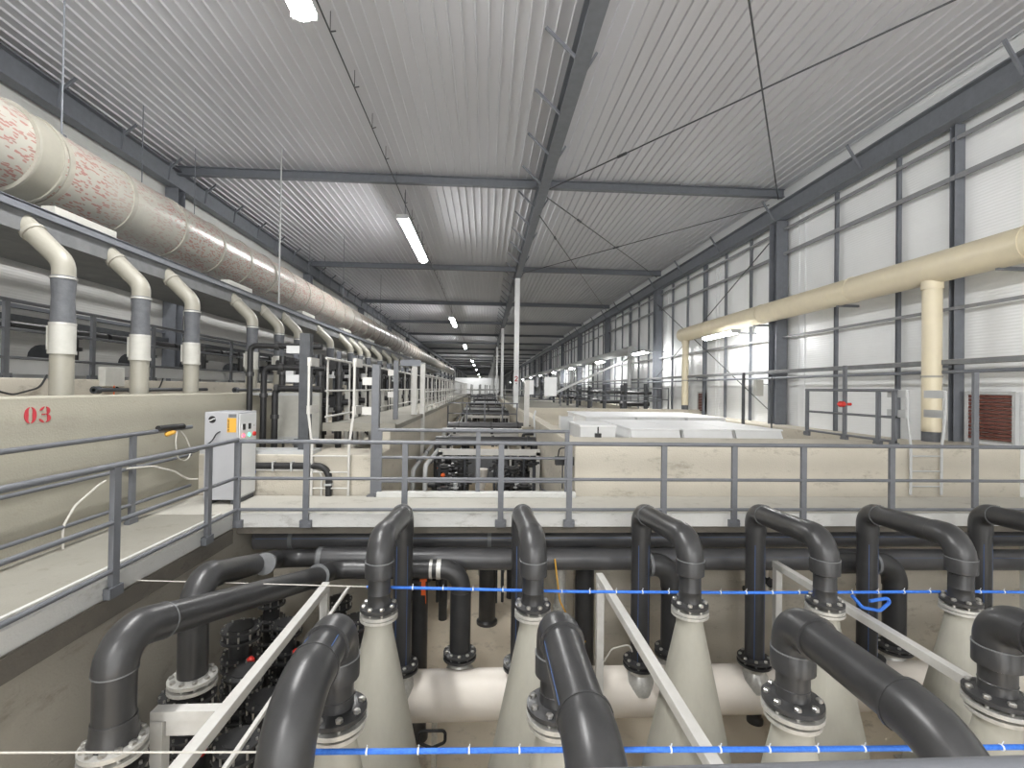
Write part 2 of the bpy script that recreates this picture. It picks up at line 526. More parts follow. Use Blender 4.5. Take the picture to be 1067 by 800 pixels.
# walkways
def deck(name, a, b, label, edge=None):
    solo(MB().box2(a, b), name, 'conc_deck', label, 'walkway', kind='structure', bevel=0.01)
deck('floor_walkway_side', (-4.75, YBACK, -0.15), (-3.56, 7.06, 0.0), 'concrete walkway beside the numbered wall')
solo(MB().box2((-4.75, 7.06, -0.15), (RX, 8.25, 0.0)), 'floor_walkway_cross', 'conc_pale', 'concrete walkway crossing in front of the tank wall', 'walkway', kind='structure', bevel=0.01)
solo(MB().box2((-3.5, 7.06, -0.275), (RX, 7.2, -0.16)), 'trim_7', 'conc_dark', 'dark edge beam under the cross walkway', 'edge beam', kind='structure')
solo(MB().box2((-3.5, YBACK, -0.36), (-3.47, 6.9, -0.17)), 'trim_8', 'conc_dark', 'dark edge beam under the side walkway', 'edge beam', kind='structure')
solo(MB().box2((-3.5, 3.02, -3.5), (-3.485, 3.06, -0.45)), 'trim_9', 'black', 'dark vertical joint in the pit wall', 'joint', kind='structure')
solo(MB().box2((-3.56, YBACK, -0.17), (-3.50, 7.0, 0.02)).box2((-3.72, YBACK, 0.0), (-3.68, 7.0, 0.03)), 'trim_1', 'fascia', 'white edge band along the side walkway', 'edge band', kind='structure', bevel=0.006)
solo(MB().box2((-3.56, 7.0, -0.17), (RX, 7.06, 0.02)), 'trim_2', 'fascia', 'white edge band along the cross walkway', 'edge band', kind='structure', bevel=0.006)
solo(MB().box2((-1.78, 8.10, 0.0), (1.57, 8.25, 0.09)), 'trim_3', 'fascia', 'pale kerb of the cross walkway over the channel', 'kerb', kind='structure', bevel=0.01)
deck('floor_walkway_near', (-4.75, -0.3, -0.15), (RX, 1.05, 0.0), 'walkway in front of the lens under the near railing')

# ---- steel frame
def beam_bay(Y):
    return 'over the near bay' if Y < 15 else nth(int(round((Y - 15.2) / 11)))
for k, Y in enumerate(FR):
    if Y < 0: continue
    far = k - 3
    which = 'nearest full' if Y < 5 else None
    # cross beam
    lab = 'grey steel beam across the ceiling overhead of the camera' if Y < 5 else 'grey steel beam across the ceiling, %s beam down the hall' % nth(far)
    solo(MB().ibeam((LX + 0.1, Y, 8.36), (RX - 0.1, Y, 8.36), 0.18, 0.26), 'roof_beam', 'steel', lab, 'beam', 'beams across the ceiling')
    if Y > 5:
        solo(MB().ibeam((-9.55, Y, 1.88 if Y < 60 else -3.5), (-9.55, Y, 7.775), 0.38, 0.36), 'wall_column', 'steel',
             'slate steel column against the duct-side wall, %s down the hall' % nth(far), 'column', 'columns on the duct-side wall')
        solo(MB().ibeam((9.55, Y, 0.8 if Y < 60 else -3.5), (9.55, Y, 7.405), 0.38, 0.42), 'wall_column', 'steel',
             'heavy slate steel column against the white panel wall, %s down the hall' % nth(far), 'column', 'columns on the white panel wall')
# centre columns
for i, Y in enumerate(FR[3::2]):
    e = empty('centre_column', (1.69, Y, 0.88), 'pale grey column under the middle roof beam, %s down the hall' % nth(i), 'column', 'middle columns')
    z0 = 0.88 if Y < 21 else 0.8 if Y < 60 else 0.1
    MB().ibeam((1.69, Y, z0 + 0.03), (1.69, Y, 7.86), 0.26, 0.27, 0.03, 0.03).build('shaft', 'colwhite', e)
    MB().box2((1.57, Y - 0.18, z0), (1.84, Y + 0.2, z0 + 0.03)).build('base_plate', 'colpaint', e)
    if i == 0:
        pts2 = [(-0.055, 0.05), (-0.03, 0.085), (0.03, 0.085), (0.055, 0.045), (0.02, 0.0), (-0.055, -0.07), (0.06, -0.07)]
        mb = MB()
        for (a, b) in zip(pts2, pts2[1:]):
            mb.bar((1.69 + a[0] * 1.4, Y - 0.141, 2.36 + a[1] * 1.5), (1.69 + b[0] * 1.4, Y - 0.141, 2.36 + b[1] * 1.5), 0.006, 0.045)
        mb.build('painted_number', 'red', e)['label'] = 'red number 2 painted on the column'
        MB().box2((1.67, Y - 0.146, 2.08), (1.72, Y - 0.134, 2.14)).build('tag', 'black', e)
# longitudinal beams
e = empty('middle_roof_beam', (1.69, 0, 8.1), 'long slate steel beam running down the middle of the ceiling', 'beam')
MB().ibeam((1.69, YBACK + 0.05, 8.07), (1.69, YEND - 0.05, 8.07), 0.3, 0.42, 0.03, 0.03).build('girder', 'steel', e)
yy, i = 3.2, 0
while yy < 60:
    MB().bar((1.62, yy, 7.9), (1.02, yy, 8.47), 0.05, 0.05).build('brace', 'steel', e)
    if i % 2 == 1:
        MB().bar((1.76, yy + 0.6, 7.9), (2.1, yy + 0.6, 8.48), 0.05, 0.05).build('brace', 'steel', e)
    yy += 1.83; i += 1
e = empty('eaves_beam', (-9.5, 0, 8.1), 'deep slate eaves beam over the cream duct', 'beam', 'eaves beams')
MB().ibeam((-9.5, YBACK + 0.05, 8.06), (-9.5, YEND - 0.05, 8.06), 0.3, 0.56, 0.03, 0.03).build('girder', 'steel', e)
yy = 3.6
while yy < 60:
    MB().bar((-9.36, yy, 7.82), (-9.30, yy, 8.34), 0.05, 0.03).build('stiffener', 'steel', e)
    MB().bar((-9.3, yy, 8.2), (-9.0, yy, 8.47), 0.05, 0.05).build('brace', 'steel', e)
    yy += 1.83
e = empty('eaves_beam', (9.55, 0, 7.7), 'deep slate eaves beam over the white panel wall', 'beam', 'eaves beams')
MB().ibeam((9.5, YBACK + 0.05, 7.68), (9.5, YEND - 0.05, 7.68), 0.3, 0.54, 0.03, 0.03).build('girder', 'steel', e)
yy = 4.2
while yy < 60:
    MB().bar((9.36, yy, 7.48), (8.98, yy, 8.08), 0.05, 0.05).build('brace', 'steel', e)
    yy += 3.66
# white panel wall: posts and girts
posts = [9.35, 10.75, 12.75]
Y = 15.2
while Y < 100:
    for j in range(1, 6): posts.append(Y + 11 / 6 * j)
    Y += 11
for i, Y in enumerate(posts):
    thick = i == 0 or (i > 2 and (i - 3) % 5 == 2)
    wd = 0.22 if i == 0 else 0.15 if thick else 0.09
    mb = MB()
    mb.ibeam((9.68, Y, 0.8 if Y < 60 else -3.5), (9.68, Y, 7.42), wd, 0.12 if thick else 0.07, 0.012, 0.02)
    solo(mb, 'wall_post', 'steel', '%s grey post on the white panel wall, %s from the camera' % ('broad' if thick else 'slim', nth(i)), 'post', 'posts on the white panel wall')
for z, nm, th, lx in ((7.12, 'topmost', 0.10, 9.62), (6.32, 'second highest', 0.13, 9.6), (3.62, 'third highest', 0.08, 9.6)):
    solo(MB().bar((lx, 6.0, z), (lx, 180, z), 0.05, th * 0.8), 'wall_rail', 'girt', '%s grey rail running along the white panel wall' % nm, 'wall rail', 'rails along the white panel wall')
e = empty('cable_tray', (9.3, 6, 2.45), 'long pale cable tray along the white panel wall above the railings', 'cable tray')
MB().box2((9.15, 6.0, 2.46), (9.17, 120, 2.54)).box2((9.43, 6.0, 2.46), (9.45, 120, 2.54)).box2((9.15, 6.0, 2.45), (9.45, 120, 2.462)).build('tray', 'hdpe_grey', e)
MB().tube([(9.22, 6, 2.52), (9.22, 120, 2.52)], 0.03, seg=8).build('cable', 'cord', e)
MB().tube([(9.33, 6, 2.5), (9.33, 120, 2.5)], 0.03, seg=8).build('cable', 'black', e)
MB().tube([(9.2, 6, 2.3), (9.2, 120, 2.3)], 0.035, seg=8).build('conduit', 'steel', e)
yy = 9.35
while yy < 60:
    MB().bar((9.12, yy, 2.42), (9.66, yy, 2.42), 0.04, 0.05).bar((9.2, yy, 2.42), (9.2, yy, 2.26), 0.02, 0.02).build('bracket', 'steel', e)
    yy += 5.5
# vertical pairs of panel trims on the white wall
for i, Y in enumerate((14.2, 19.6, 25.0)):
    solo(MB().box2((9.77, Y, 0.8), (9.81, Y + 0.05, 7.4)).box2((9.77, Y + 0.28, 0.8), (9.81, Y + 0.33, 7.4)), 'trim_%d' % (4 + i), 'panel', 'pair of panel joints on the white wall', 'panel joint', kind='structure')
# tie rods in the roof
def rod(a, b, label, r=0.018, turn=None, m='darksteel', group='roof tie rods'):
    e = empty('tie_rod', a, label, 'tie rod', group)
    MB().cyl(a, b, r, 8).build('rod', m, e)
    if turn:
        a, b = Vector(a), Vector(b)
        d = (b - a).normalized()
        c = a + (b - a) * turn
        MB().cyl(c - d * 0.14, c + d * 0.14, r * 2.2, 8).build('turnbuckle', m, e)
rod((1.9, 14.9, 8.1), (9.4, 4.2, 8.1), 'dark tie rod from the middle column head crossing the ceiling toward the camera', turn=0.22)
rod((9.4, 15.0, 8.1), (1.9, 4.2, 8.1), 'dark tie rod from the heavy wall column crossing the near ceiling bay', turn=0.75)
rod((1.9, 15.5, 8.1), (9.4, 26.0, 8.1), 'dark tie rod slanting away from the middle column into the second bay', turn=0.2)
rod((9.4, 15.5, 8.1), (1.9, 26.0, 8.1), 'dark tie rod slanting away from the heavy wall column into the second bay', turn=0.5)
rod((1.75, 16.2, 7.75), (9.4, 37.0, 8.0), 'long dark tie rod starting below the middle column head', turn=0.12)
rod((9.45, 15.4, 6.9), (9.45, 26.0, 2.6), 'dark wall brace rod sloping behind the cream pipe', group='wall brace rods')
rod((9.45, 15.4, 1.2), (9.45, 26.0, 6.6), 'dark wall brace rod rising away from the heavy column', group='wall brace rods')

# ---- lamps
def lamp(name, c, L, label, group, wd=0.2, drop=None, m='lamp', arm=None):
    e = empty(name, c, label, 'lamp', group)
    x, y, z = c
    MB().box2((x - wd / 2 - 0.02, y - L / 2, z + 0.05), (x + wd / 2 + 0.02, y + L / 2, z + 0.10)).build('housing', 'colpaint', e, 0.01)
    b = MB()
    seg = 8
    pr = [(math.cos(math.pi * k / seg) * wd / 2, -math.sin(math.pi * k / seg) * wd * 0.4) for k in range(seg + 1)]
    vs = [(x + a, y - L / 2 + 0.02, z + 0.05 + h) for a, h in pr] + [(x + a, y + L / 2 - 0.02, z + 0.05 + h) for a, h in pr]
    n = len(pr)
    b.add(vs, [(i, i + 1, n + i + 1, n + i) for i in range(n - 1)] + [tuple(range(n)), tuple(range(n, 2 * n))])
    b.build('diffuser', m, e)
    if arm: MB().bar((x, y, z + 0.12), (arm, y, z + 0.12), 0.05, 0.04).build('bracket', 'steel', e)
    for s in (-1, 1):
        MB().box2((x - wd / 2 - 0.025, y + s * L / 2 - 0.03, z - 0.03), (x + wd / 2 + 0.025, y + s * L / 2 + 0.03, z + 0.11)).build('end_cap', 'colpaint', e)
    if drop:
        for s in (-0.4, 0.4):
            MB().cyl((x, y + s * L, z + 0.1), (x, y + s * L, drop), 0.012, 6).build('hanger', 'steel', e)
for i, (Y, L) in enumerate(((-5.5, 5.2), (4.75, 5.2), (18.6, 5.4), (41, 5.4), (65, 5.4), (100, 5.4), (117, 5.4), (147, 5.4), (198, 5.4), (240, 5.4))):
    lab = 'long white strip lamp behind the camera' if i == 0 else 'glowing strip lamp hung under the ceiling, %s down the hall in the main row' % nth(i - 1)
    lamp('strip_lamp', (-2.8, Y, 7.4), L, lab, 'strip lamps of the main row', 0.34, CZ)
e = empty('lamp_conduit', (-2.8, 0, 8.2), 'thin dark conduit along the ceiling feeding the strip lamps', 'conduit')
MB().cyl((-2.86, YBACK, 8.18), (-2.86, 119, 8.18), 0.016, 8).build('tube', 'darksteel', e)
yy = 5.5
while yy < 34:
    MB().bar((-2.86, yy, 8.18), (-2.78, yy + 0.06, 8.24), 0.02, 0.02).cyl((-2.86, yy, 8.18), (-2.86, yy, CZ), 0.008, 6).build('clip', 'darksteel', e)
    yy += 1.6
for i, Y in enumerate((16.8, 25.6, 34.6, 46, 58, 72, 88, 106, 130, 160)):  # the farthest ones extend the row, added to brighten the far wall
    lamp('wall_lamp', (8.4, Y, 3.84), 2.2, 'glowing lamp under the cream wall pipe, %s down the hall' % nth(i), 'lamps along the white panel wall', 0.26, None, 'lamp_wall', 9.75)
for i, Y in enumerate((-5, 4, 13, 24, 35, 46, 57)):
    lamp('aisle_lamp', (-8.3, Y, 6.0), 2.6, 'strip lamp over the side aisle behind the duct, %s down the hall' % nth(i), 'lamps over the side aisle', 0.24, CZ, 'lamp_small')
# ------------------------------------------------------------------ pipes of the pit
def ring_at(mb, p, d, r, t):
    p, d = Vector(p), Vector(d).normalized()
    return mb.cyl(p - d * t / 2, p + d * t / 2, r, 24)

def flange_set(parent, x, y, z, r=0.2, n=8, backing='galv', up=True, bolts=True, thick=0.03, plate='hdpe_fit'):
    """black plate, pale backing ring under it, bolts as sub-parts"""
    f = MB().lathe((x, y, z), [(r * 0.62, 0.0), (r, 0.0), (r, thick), (r * 0.8, thick + 0.012), (r * 0.62, thick + 0.02)], seg=28).build('flange', plate, parent)
    MB().lathe((x, y, z - thick - 0.03), [(r * 0.6, 0.0), (r * 1.01, 0.0), (r * 1.01, thick), (r * 0.6, thick)], seg=28).build('backing_ring', backing, parent)
    if bolts:
        for k in range(n):
            a = 2 * math.pi * (k + 0.5) / n
            inst(('bolt', r > 0.17), lambda: hexbolt(0.10, 0.025), 'bolt', 'bolt', f, (x + math.cos(a) * r * 0.82, y + math.sin(a) * r * 0.82, z + thick + 0.012))
    return f

def stripe(path, r, parent, off, bend):
    """thin coloured line that runs along a pipe's side"""
    P = [Vector(p) + Vector(off).normalized() * r * 0.985 for p in path]
    MB().tube(P, 0.0035, bend, 6).build('stripe', 'stripe', parent)

ZF, ZN = 0.30, 0.215
FRX = [-1.03, 0.52, 2.16, 3.62, 5.14, 6.75, 8.3]
REX = [-1.06, 0.52, 2.17, 3.79, 5.42, 7.11, 8.75]
ZA = 0.175
for i in range(7):
    fx, rx = FRX[i], REX[i]
    FY, RY = 4.9, 6.5
    e = empty('pipe_arch', (fx, FY, -0.37), 'black pipe arch behind the far blue rope, %s from the cabinet side' % nth(i), 'pipe arch', 'pipe arches of the far row')
    d = Vector((rx - fx, RY - FY, ZA - ZF)).normalized()
    # rear leg, elbows, run
    MB().cyl((rx, RY, -1.9), (rx, RY, ZA - 0.24), 0.127, 20).build('riser', 'hdpe', e)
    MB().cyl((rx, RY, ZA - 0.30), (rx, RY, ZA - 0.22), 0.137, 20).build('collar', 'hdpe_fit', e)
    MB().tube([(rx, RY, ZA - 0.24), (rx, RY, ZA), tuple(Vector((rx, RY, ZA)) - d * 0.26)], 0.137, 0.2, 20).build('elbow', 'hdpe_fit', e)
    a = Vector((rx, RY, ZA)) - d * 0.26
    b = Vector((fx, FY, ZF)) + d * 0.36
    MB().cyl(a, b, 0.127, 20).build('crossover', 'hdpe', e)
    for q in (a, b):
        ring_at(MB(), q, d, 0.1345, 0.012).build('weld_ring', 'hdpe_grey', e)
    MB().tube([tuple(b), (fx, FY, ZF), (fx, FY, ZF - 0.24)], 0.137, 0.22, 24, closed_arc=10).build('elbow', 'hdpe_fit', e)
    MB().lathe((fx, FY, ZF - 0.35), [(0.11, -0.015), (0.142, 0.0), (0.142, 0.14), (0.137, 0.15)], seg=24).build('reducer', 'hdpe_fit', e)
    ring_at(MB(), (fx, FY, ZF - 0.2), (0, 0, 1), 0.145, 0.008).build('weld_ring', 'hdpe_grey', e)
    MB().lathe((fx, FY, -0.34), [(0.125, 0), (0.112, 0.03), (0.11, 0.12), (0.113, 0.125), (0.11, 0.13), (0.11, 0.31)], seg=24).build('spigot', 'hdpe', e)
    flange_set(e, fx, FY, -0.375, 0.182, 8)
    flange_set(e, rx, RY, -1.86, 0.22, 8, bolts=i in (0, 1, 2, 3), backing='hdpe_fit')
    stripe([(rx, RY, -1.85), (rx, RY, -0.25)], 0.127, e, (-0.6, -1, 0), 0)
    stripe([(rx, RY, -1.85), (rx, RY, -0.25)], 0.127, e, (0.75, -1, 0), 0)

R2X = [-0.97, 0.52, 2.22, 3.77, 5.35, 6.9]
R2F = [2.45, 1.95, 2.0, 2.0, 2.0, 2.0]
for i in range(6):
    x, Y, yf = R2X[i], 3.32, R2F[i]
    e = empty('pipe_arch', (x, Y, -0.37), 'thick black pipe reaching toward the near railing, %s of the near row' % nth(i), 'pipe arch', 'pipe arches of the near row')
    d = Vector((0, -1, 0))
    MB().lathe((x, Y, -0.34), [(0.125, 0), (0.112, 0.03), (0.11, 0.10), (0.114, 0.105), (0.11, 0.11), (0.11, 0.26)], seg=24).build('spigot', 'hdpe', e)
    MB().lathe((x, Y, ZN - 0.33), [(0.11, -0.015), (0.146, 0.0), (0.146, 0.13), (0.139, 0.14)], seg=24).build('reducer', 'hdpe_fit', e)
    ring_at(MB(), (x, Y, ZN - 0.19), (0, 0, 1), 0.148, 0.008).build('weld_ring', 'hdpe_grey', e)
    MB().tube([(x, Y, ZN - 0.22), (x, Y, ZN), (x, Y - 0.24, ZN)], 0.139, 0.15, 24, closed_arc=10).build('elbow', 'hdpe_fit', e)
    y2 = yf + 0.42
    ring_at(MB(), (x, Y - 0.24, ZN), d, 0.146, 0.03).build('collar', 'hdpe_fit', e)
    MB().cyl((x, Y - 0.24, ZN), (x, y2, ZN), 0.127, 24).build('crossover', 'hdpe', e)
    ring_at(MB(), (x, y2, ZN), d, 0.145, 0.02).build('weld_ring', 'hdpe_fit', e)
    MB().tube([(x, y2, ZN), (x, yf, ZN), (x, yf, ZN - 0.5)], 0.139, 0.36, 24, closed_arc=10).build('elbow', 'hdpe_fit', e)
    MB().cyl((x, yf, ZN - 0.5), (x, yf, -3.5), 0.127, 20).build('downpipe', 'hdpe', e)
    if i < 2: stripe([(x, Y - 0.28, ZN), (x, y2, ZN)], 0.127, e, (-1, 0, 0.9 if i == 0 else 0.3), 0)
    if i == 0: stripe([(x, Y - 0.28, ZN), (x, y2, ZN)], 0.127, e, (0.9, 0, 1), 0)
    flange_set(e, x, Y, -0.355, 0.2, 8)

# cones
def cone_vessel(x, y, label, grp):
    e = empty('cone_vessel', (x, y, -3.5), label, 'cone vessel', grp)
    MB().lathe((x, y, -3.5), [(0.62, 0.0), (0.62, 0.05), (0.66, 0.06), (0.69, 0.12), (0.70, 0.2), (0.138, 2.92), (0.128, 3.02), (0.128, 3.04)], seg=40).build('shell', 'cone', e)
    MB().lathe((x, y, -0.47), [(0.14, 0), (0.185, 0.0), (0.185, 0.028), (0.14, 0.028)], seg=28).build('top_ring', 'galv', e)
    for s in (-1, 1):
        MB().cyl((x + s * 0.50, y - 0.2, -3.5), (x + s * 0.50, y - 0.2, -2.95), 0.04, 8).build('foot', 'darksteel', e)
    return e
for i in range(7):
    cone_vessel(FRX[i], 4.9, 'tall pale cone vessel in the far row, %s counted from the cabinet side' % nth(i), 'cone vessels of the far row')
for i in range(6):
    cone_vessel(R2X[i], 3.32, 'tall pale cone vessel in the near row, %s counted from the cabinet side' % nth(i), 'cone vessels of the near row')

# manifold
e = empty('manifold_pipe', (1.5, 6.62, -3.5), 'fat cream manifold pipe lying across the pit behind the cones', 'manifold pipe')
MB().lathe((-1.0, 6.62, -2.34), [(0.02, 0.0), (0.2, 0.012), (0.295, 0.05), (0.31, 0.1), (0.31, 9.9)], axis=(1, 0, 0), seg=36).build('body', 'manifold', e)
for x in REX + [-0.30, 2.72, 6.1]:
    y = 6.5 if x in REX else 6.82
    MB().lathe((x, y, -2.25), [(0.19, 0.0), (0.19, 0.15), (0.135, 0.24), (0.15, 0.33), (0.15, 0.342)], seg=24).build('nozzle', 'galv', e)
for x in (-0.62, 1.35, 4.6, 6.3):
    b = MB()
    b.bar((x, 6.62, -3.5), (x, 6.62, -2.62), 0.07, 0.07)
    b.box2((x - 0.2, 6.45, -3.5), (x + 0.2, 6.8, -3.47))
    b.build('support', 'galv', e)
    MB().tube([(x - 0.17, 6.30, -2.75), (x - 0.17, 6.33, -2.62), (x + 0.17, 6.33, -2.62), (x + 0.17, 6.30, -2.75), (x, 6.30, -2.82), (x - 0.17, 6.30, -2.75)], 0.02, 0.05, 8).build('clamp', 'black', e)

# header pipes under the walkway
e = empty('header_pipe', (0, 7.5, -0.49), 'upper black header pipe running under the cross walkway', 'header pipe', 'black header pipes')
MB().cyl((-3.45, 7.55, -0.50), (9.7, 7.55, -0.50), 0.16, 24).build('pipe', 'hdpe_sheen', e)
for x in (-2.9, 0.1, 3.0, 6.1, 9.2):
    MB().cyl((x - 0.03, 7.55, -0.50), (x + 0.03, 7.55, -0.50), 0.166, 24).build('weld_ring', 'hdpe_grey', e)
    MB().box2((x + 0.3, 7.45, -0.34), (x + 0.36, 7.65, -0.15)).build('hanger', 'darksteel', e)
stripe([(-3.4, 7.55, -0.5), (9.6, 7.55, -0.5)], 0.16, e, (0, -1, 0.3), 0)
e = empty('header_pipe', (0, 7.15, -0.74), 'lower black header pipe bending off to the second drop by the pit wall', 'header pipe', 'black header pipes')
P2 = [(-2.65, 4.6, -0.85), (-2.65, 4.6, 0.05), (-2.93, 7.16, -0.66), (9.7, 7.16, -0.76)]
MB().tube([P2[0], (-2.65, 4.6, -0.3)], 0.125, 0, 24).build('downpipe', 'hdpe', e)
MB().tube([(-2.65, 4.6, -0.3), P2[1], (-2.69, 4.97, -0.05)], 0.134, 0.26, 24, closed_arc=10).build('elbow', 'hdpe_fit', e)
MB().tube([(-2.69, 4.97, -0.05), P2[2], (-2.4, 7.16, -0.664)], 0.125, 0.3, 24).build('sloping_run', 'hdpe', e)
MB().cyl((-2.4, 7.16, -0.664), P2[3], 0.16, 24).build('straight_run', 'hdpe_sheen', e)
for x in (-2.35, 0.9, 4.2, 7.4):
    MB().cyl((x - 0.03, 7.16, -0.67), (x + 0.03, 7.16, -0.67), 0.167, 24).build('weld_ring', 'hdpe_grey', e)
stripe([(-2.3, 7.16, -0.67), (9.6, 7.16, -0.76)], 0.16, e, (0, -1, 0.55), 0)
MB().cyl((-2.69, 6.1, -0.36) , (-2.70, 6.17, -0.38), 0.132, 24).build('weld_ring', 'hdpe_grey', e)
flange_set(e, -2.65, 4.6, -0.87, 0.20, 10, backing='galv', plate='galv')

e = empty('drop_pipe', (-2.5, 3.45, -0.6), 'big black pipe from the flanged drop by the pit wall to the manifold', 'drop pipe', 'black drop pipes')
MB().cyl((-2.5, 3.45, -0.58), (-2.5, 3.45, -0.08), 0.125, 28).build('downpipe', 'hdpe', e)
MB().lathe((-2.5, 3.45, -0.60), [(0.15, 0), (0.15, 0.03), (0.138, 0.07), (0.132, 0.16), (0.125, 0.165)], seg=28).build('stub_end', 'hdpe_fit', e)
d1 = (Vector((-2.12, 6.55, -0.68)) - Vector((-2.5, 3.45, 0.13))).normalized()
q = Vector((-2.5, 3.45, 0.13)) + d1 * 0.42
MB().tube([(-2.5, 3.45, -0.12), (-2.5, 3.45, 0.13), tuple(q)], 0.134, 0.3, 28, closed_arc=10).build('elbow', 'hdpe_fit', e)
MB().cyl((-2.5, 3.45, -0.125), (-2.5, 3.45, -0.115), 0.136, 28).build('weld_ring', 'hdpe_grey', e)
q2 = Vector((-2.12, 6.50, -0.665))
MB().cyl(q, q2, 0.125, 28).build('sloping_run', 'hdpe', e)
ring_at(MB(), q, d1, 0.136, 0.012).build('weld_ring', 'hdpe_grey', e)
ring_at(MB(), q2 - d1 * 0.12, d1, 0.16, 0.02).build('weld_ring', 'hdpe_grey', e)
MB().tube([tuple(q2 - d1 * 0.05), (-2.08, 6.83, -0.70), (-1.5, 6.83, -0.71), (-0.62, 6.83, -0.71)], 0.125, 0.22, 24).build('straight_run', 'hdpe', e)
MB().cyl((-0.64, 6.83, -0.71), (-0.58, 6.83, -0.71), 0.138, 24).cyl((-0.74, 6.83, -0.71), (-0.70, 6.83, -0.71), 0.132, 24).build('weld_ring', 'galv', e)
MB().tube([(-0.6, 6.83, -0.71), (-0.30, 6.83, -0.71), (-0.30, 6.83, -1.05)], 0.134, 0.26, 24, closed_arc=10).build('elbow', 'hdpe_fit', e)
MB().cyl((-0.30, 6.83, -1.02), (-0.30, 6.83, -1.9), 0.145, 24).build('downpipe', 'hdpe', e)
flange_set(e, -0.30, 6.83, -1.89, 0.23, 10, backing='hdpe_fit')
flange_set(e, -2.5, 3.45, -0.63, 0.195, 12, backing='galv', plate='galv')

for x0, x1, lab in ((2.3, 2.74, 'short black drop pipe elbow hidden behind the third arch from the cabinet side'), (5.0, 6.12, 'black drop pipe with a wide elbow beside the fifth arch from the cabinet side')):
    e = empty('drop_pipe', (x1, 6.83, -2.0), lab, 'drop pipe', 'black drop pipes')
    MB().cyl((x0, 6.83, -0.66), (x1 - 0.3, 6.83, -0.66), 0.15, 24).build('straight_run', 'hdpe', e)
    MB().tube([(x1 - 0.32, 6.83, -0.66), (x1, 6.83, -0.66), (x1, 6.83, -1.0)], 0.16, 0.28, 24, closed_arc=10).build('elbow', 'hdpe_fit', e)
    MB().cyl((x1 - 0.35, 6.83, -0.66), (x1 - 0.31, 6.83, -0.66), 0.166, 24).build('weld_ring', 'hdpe_grey', e)
    MB().cyl((x1, 6.83, -0.98), (x1, 6.83, -1.9), 0.15, 24).build('downpipe', 'hdpe', e)
    flange_set(e, x1, 6.83, -1.89, 0.23, 8, backing='hdpe_fit')

# valve stacks under the drops by the pit wall
def valve_stack(x, y, ztop, r, label, red=None, sc=1.0):
    e = empty('valve_stack', (x, y, -3.5), label, 'valve stack', 'black valve stacks by the pit wall')
    z = ztop
    MB().cyl((x, y, -3.5), (x, y, z - 0.05), r * 0.6, 20).build('standpipe', 'hdpe', e)
    for k in range(4):
        zz = z - 0.06 - k * 0.32
        fl = MB().lathe((x, y, zz - 0.13), [(r * 0.6, 0), (r, 0.0), (r, 0.03), (r * 0.75, 0.04), (r * 0.75, 0.10), (r, 0.105), (r, 0.13), (r * 0.6, 0.13)], seg=24).build('valve_body' if k % 2 == 0 else 'flange', 'hdpe_fit', e)
        for j in range(10):
            a = 2 * math.pi * j / 10
            inst('stud', lambda: MB().cyl((0, 0, -0.16), (0, 0, 0.02), 0.011, 6), 'bolt', 'bolt', fl, (x + math.cos(a) * r * 0.9, y + math.sin(a) * r * 0.9, zz))
    if red:
        h = MB()
        h.cyl((x + r * 0.7, y - r * 0.7, z - 0.35), (x + r * 1.1, y - r * 1.1, z - 0.35), 0.02, 8)
        h.build('valve_stem', 'bolt', e)
        MB().lathe((x + r * 1.05, y - r * 1.1, z - 0.46), [(0.035, 0), (0.045, 0.02), (0.04, 0.16), (0.02, 0.18)], seg=12).build('valve_handle', 'redplastic', e)
valve_stack(-2.5, 3.45, -0.70, 0.2, 'black flanged valve stack under the big drop elbow by the pit wall', False)
valve_stack(-2.65, 4.6, -0.94, 0.2, 'black flanged valve stack under the second drop beside the pit wall', True)
valve_stack(-2.78, 5.75, -0.90, 0.21, 'black flanged valve stack below the sloping pipes', True)
valve_stack(-2.15, 5.0, -1.25, 0.2, 'low black valve stack between the second drop and the white beam', True)
for k, (x, y, z) in enumerate(((-2.12, 4.35, -1.2), (-1.72, 5.45, -1.5), (-2.48, 5.2, -1.1), (-2.5, 6.35, -1.15), (-2.15, 7.4, -1.3), (-3.12, 5.2, -1.3), (-3.12, 6.4, -1.2), (-1.6, 6.2, -1.6), (-2.95, 4.1, -1.4), (-1.85, 4.6, -1.75), (-3.1, 7.3, -1.2), (-2.1, 3.3, -1.5))):
    valve_stack(x, y, z, 0.19, 'black valve stack in the dark corner beyond the big elbow, %s of twelve in depth' % nth(k), k % 3 == 0)
valve_stack(-2.0, 6.0, -1.3, 0.18, 'low black valve stack with red handle behind the slanted white beam', True)
valve_stack(-2.05, 4.0, -1.6, 0.2, 'lowest black valve stack beside the white frame leg', False)
valve_stack(-1.75, 6.9, -1.35, 0.18, 'black valve stack under the end of the joined header', True)

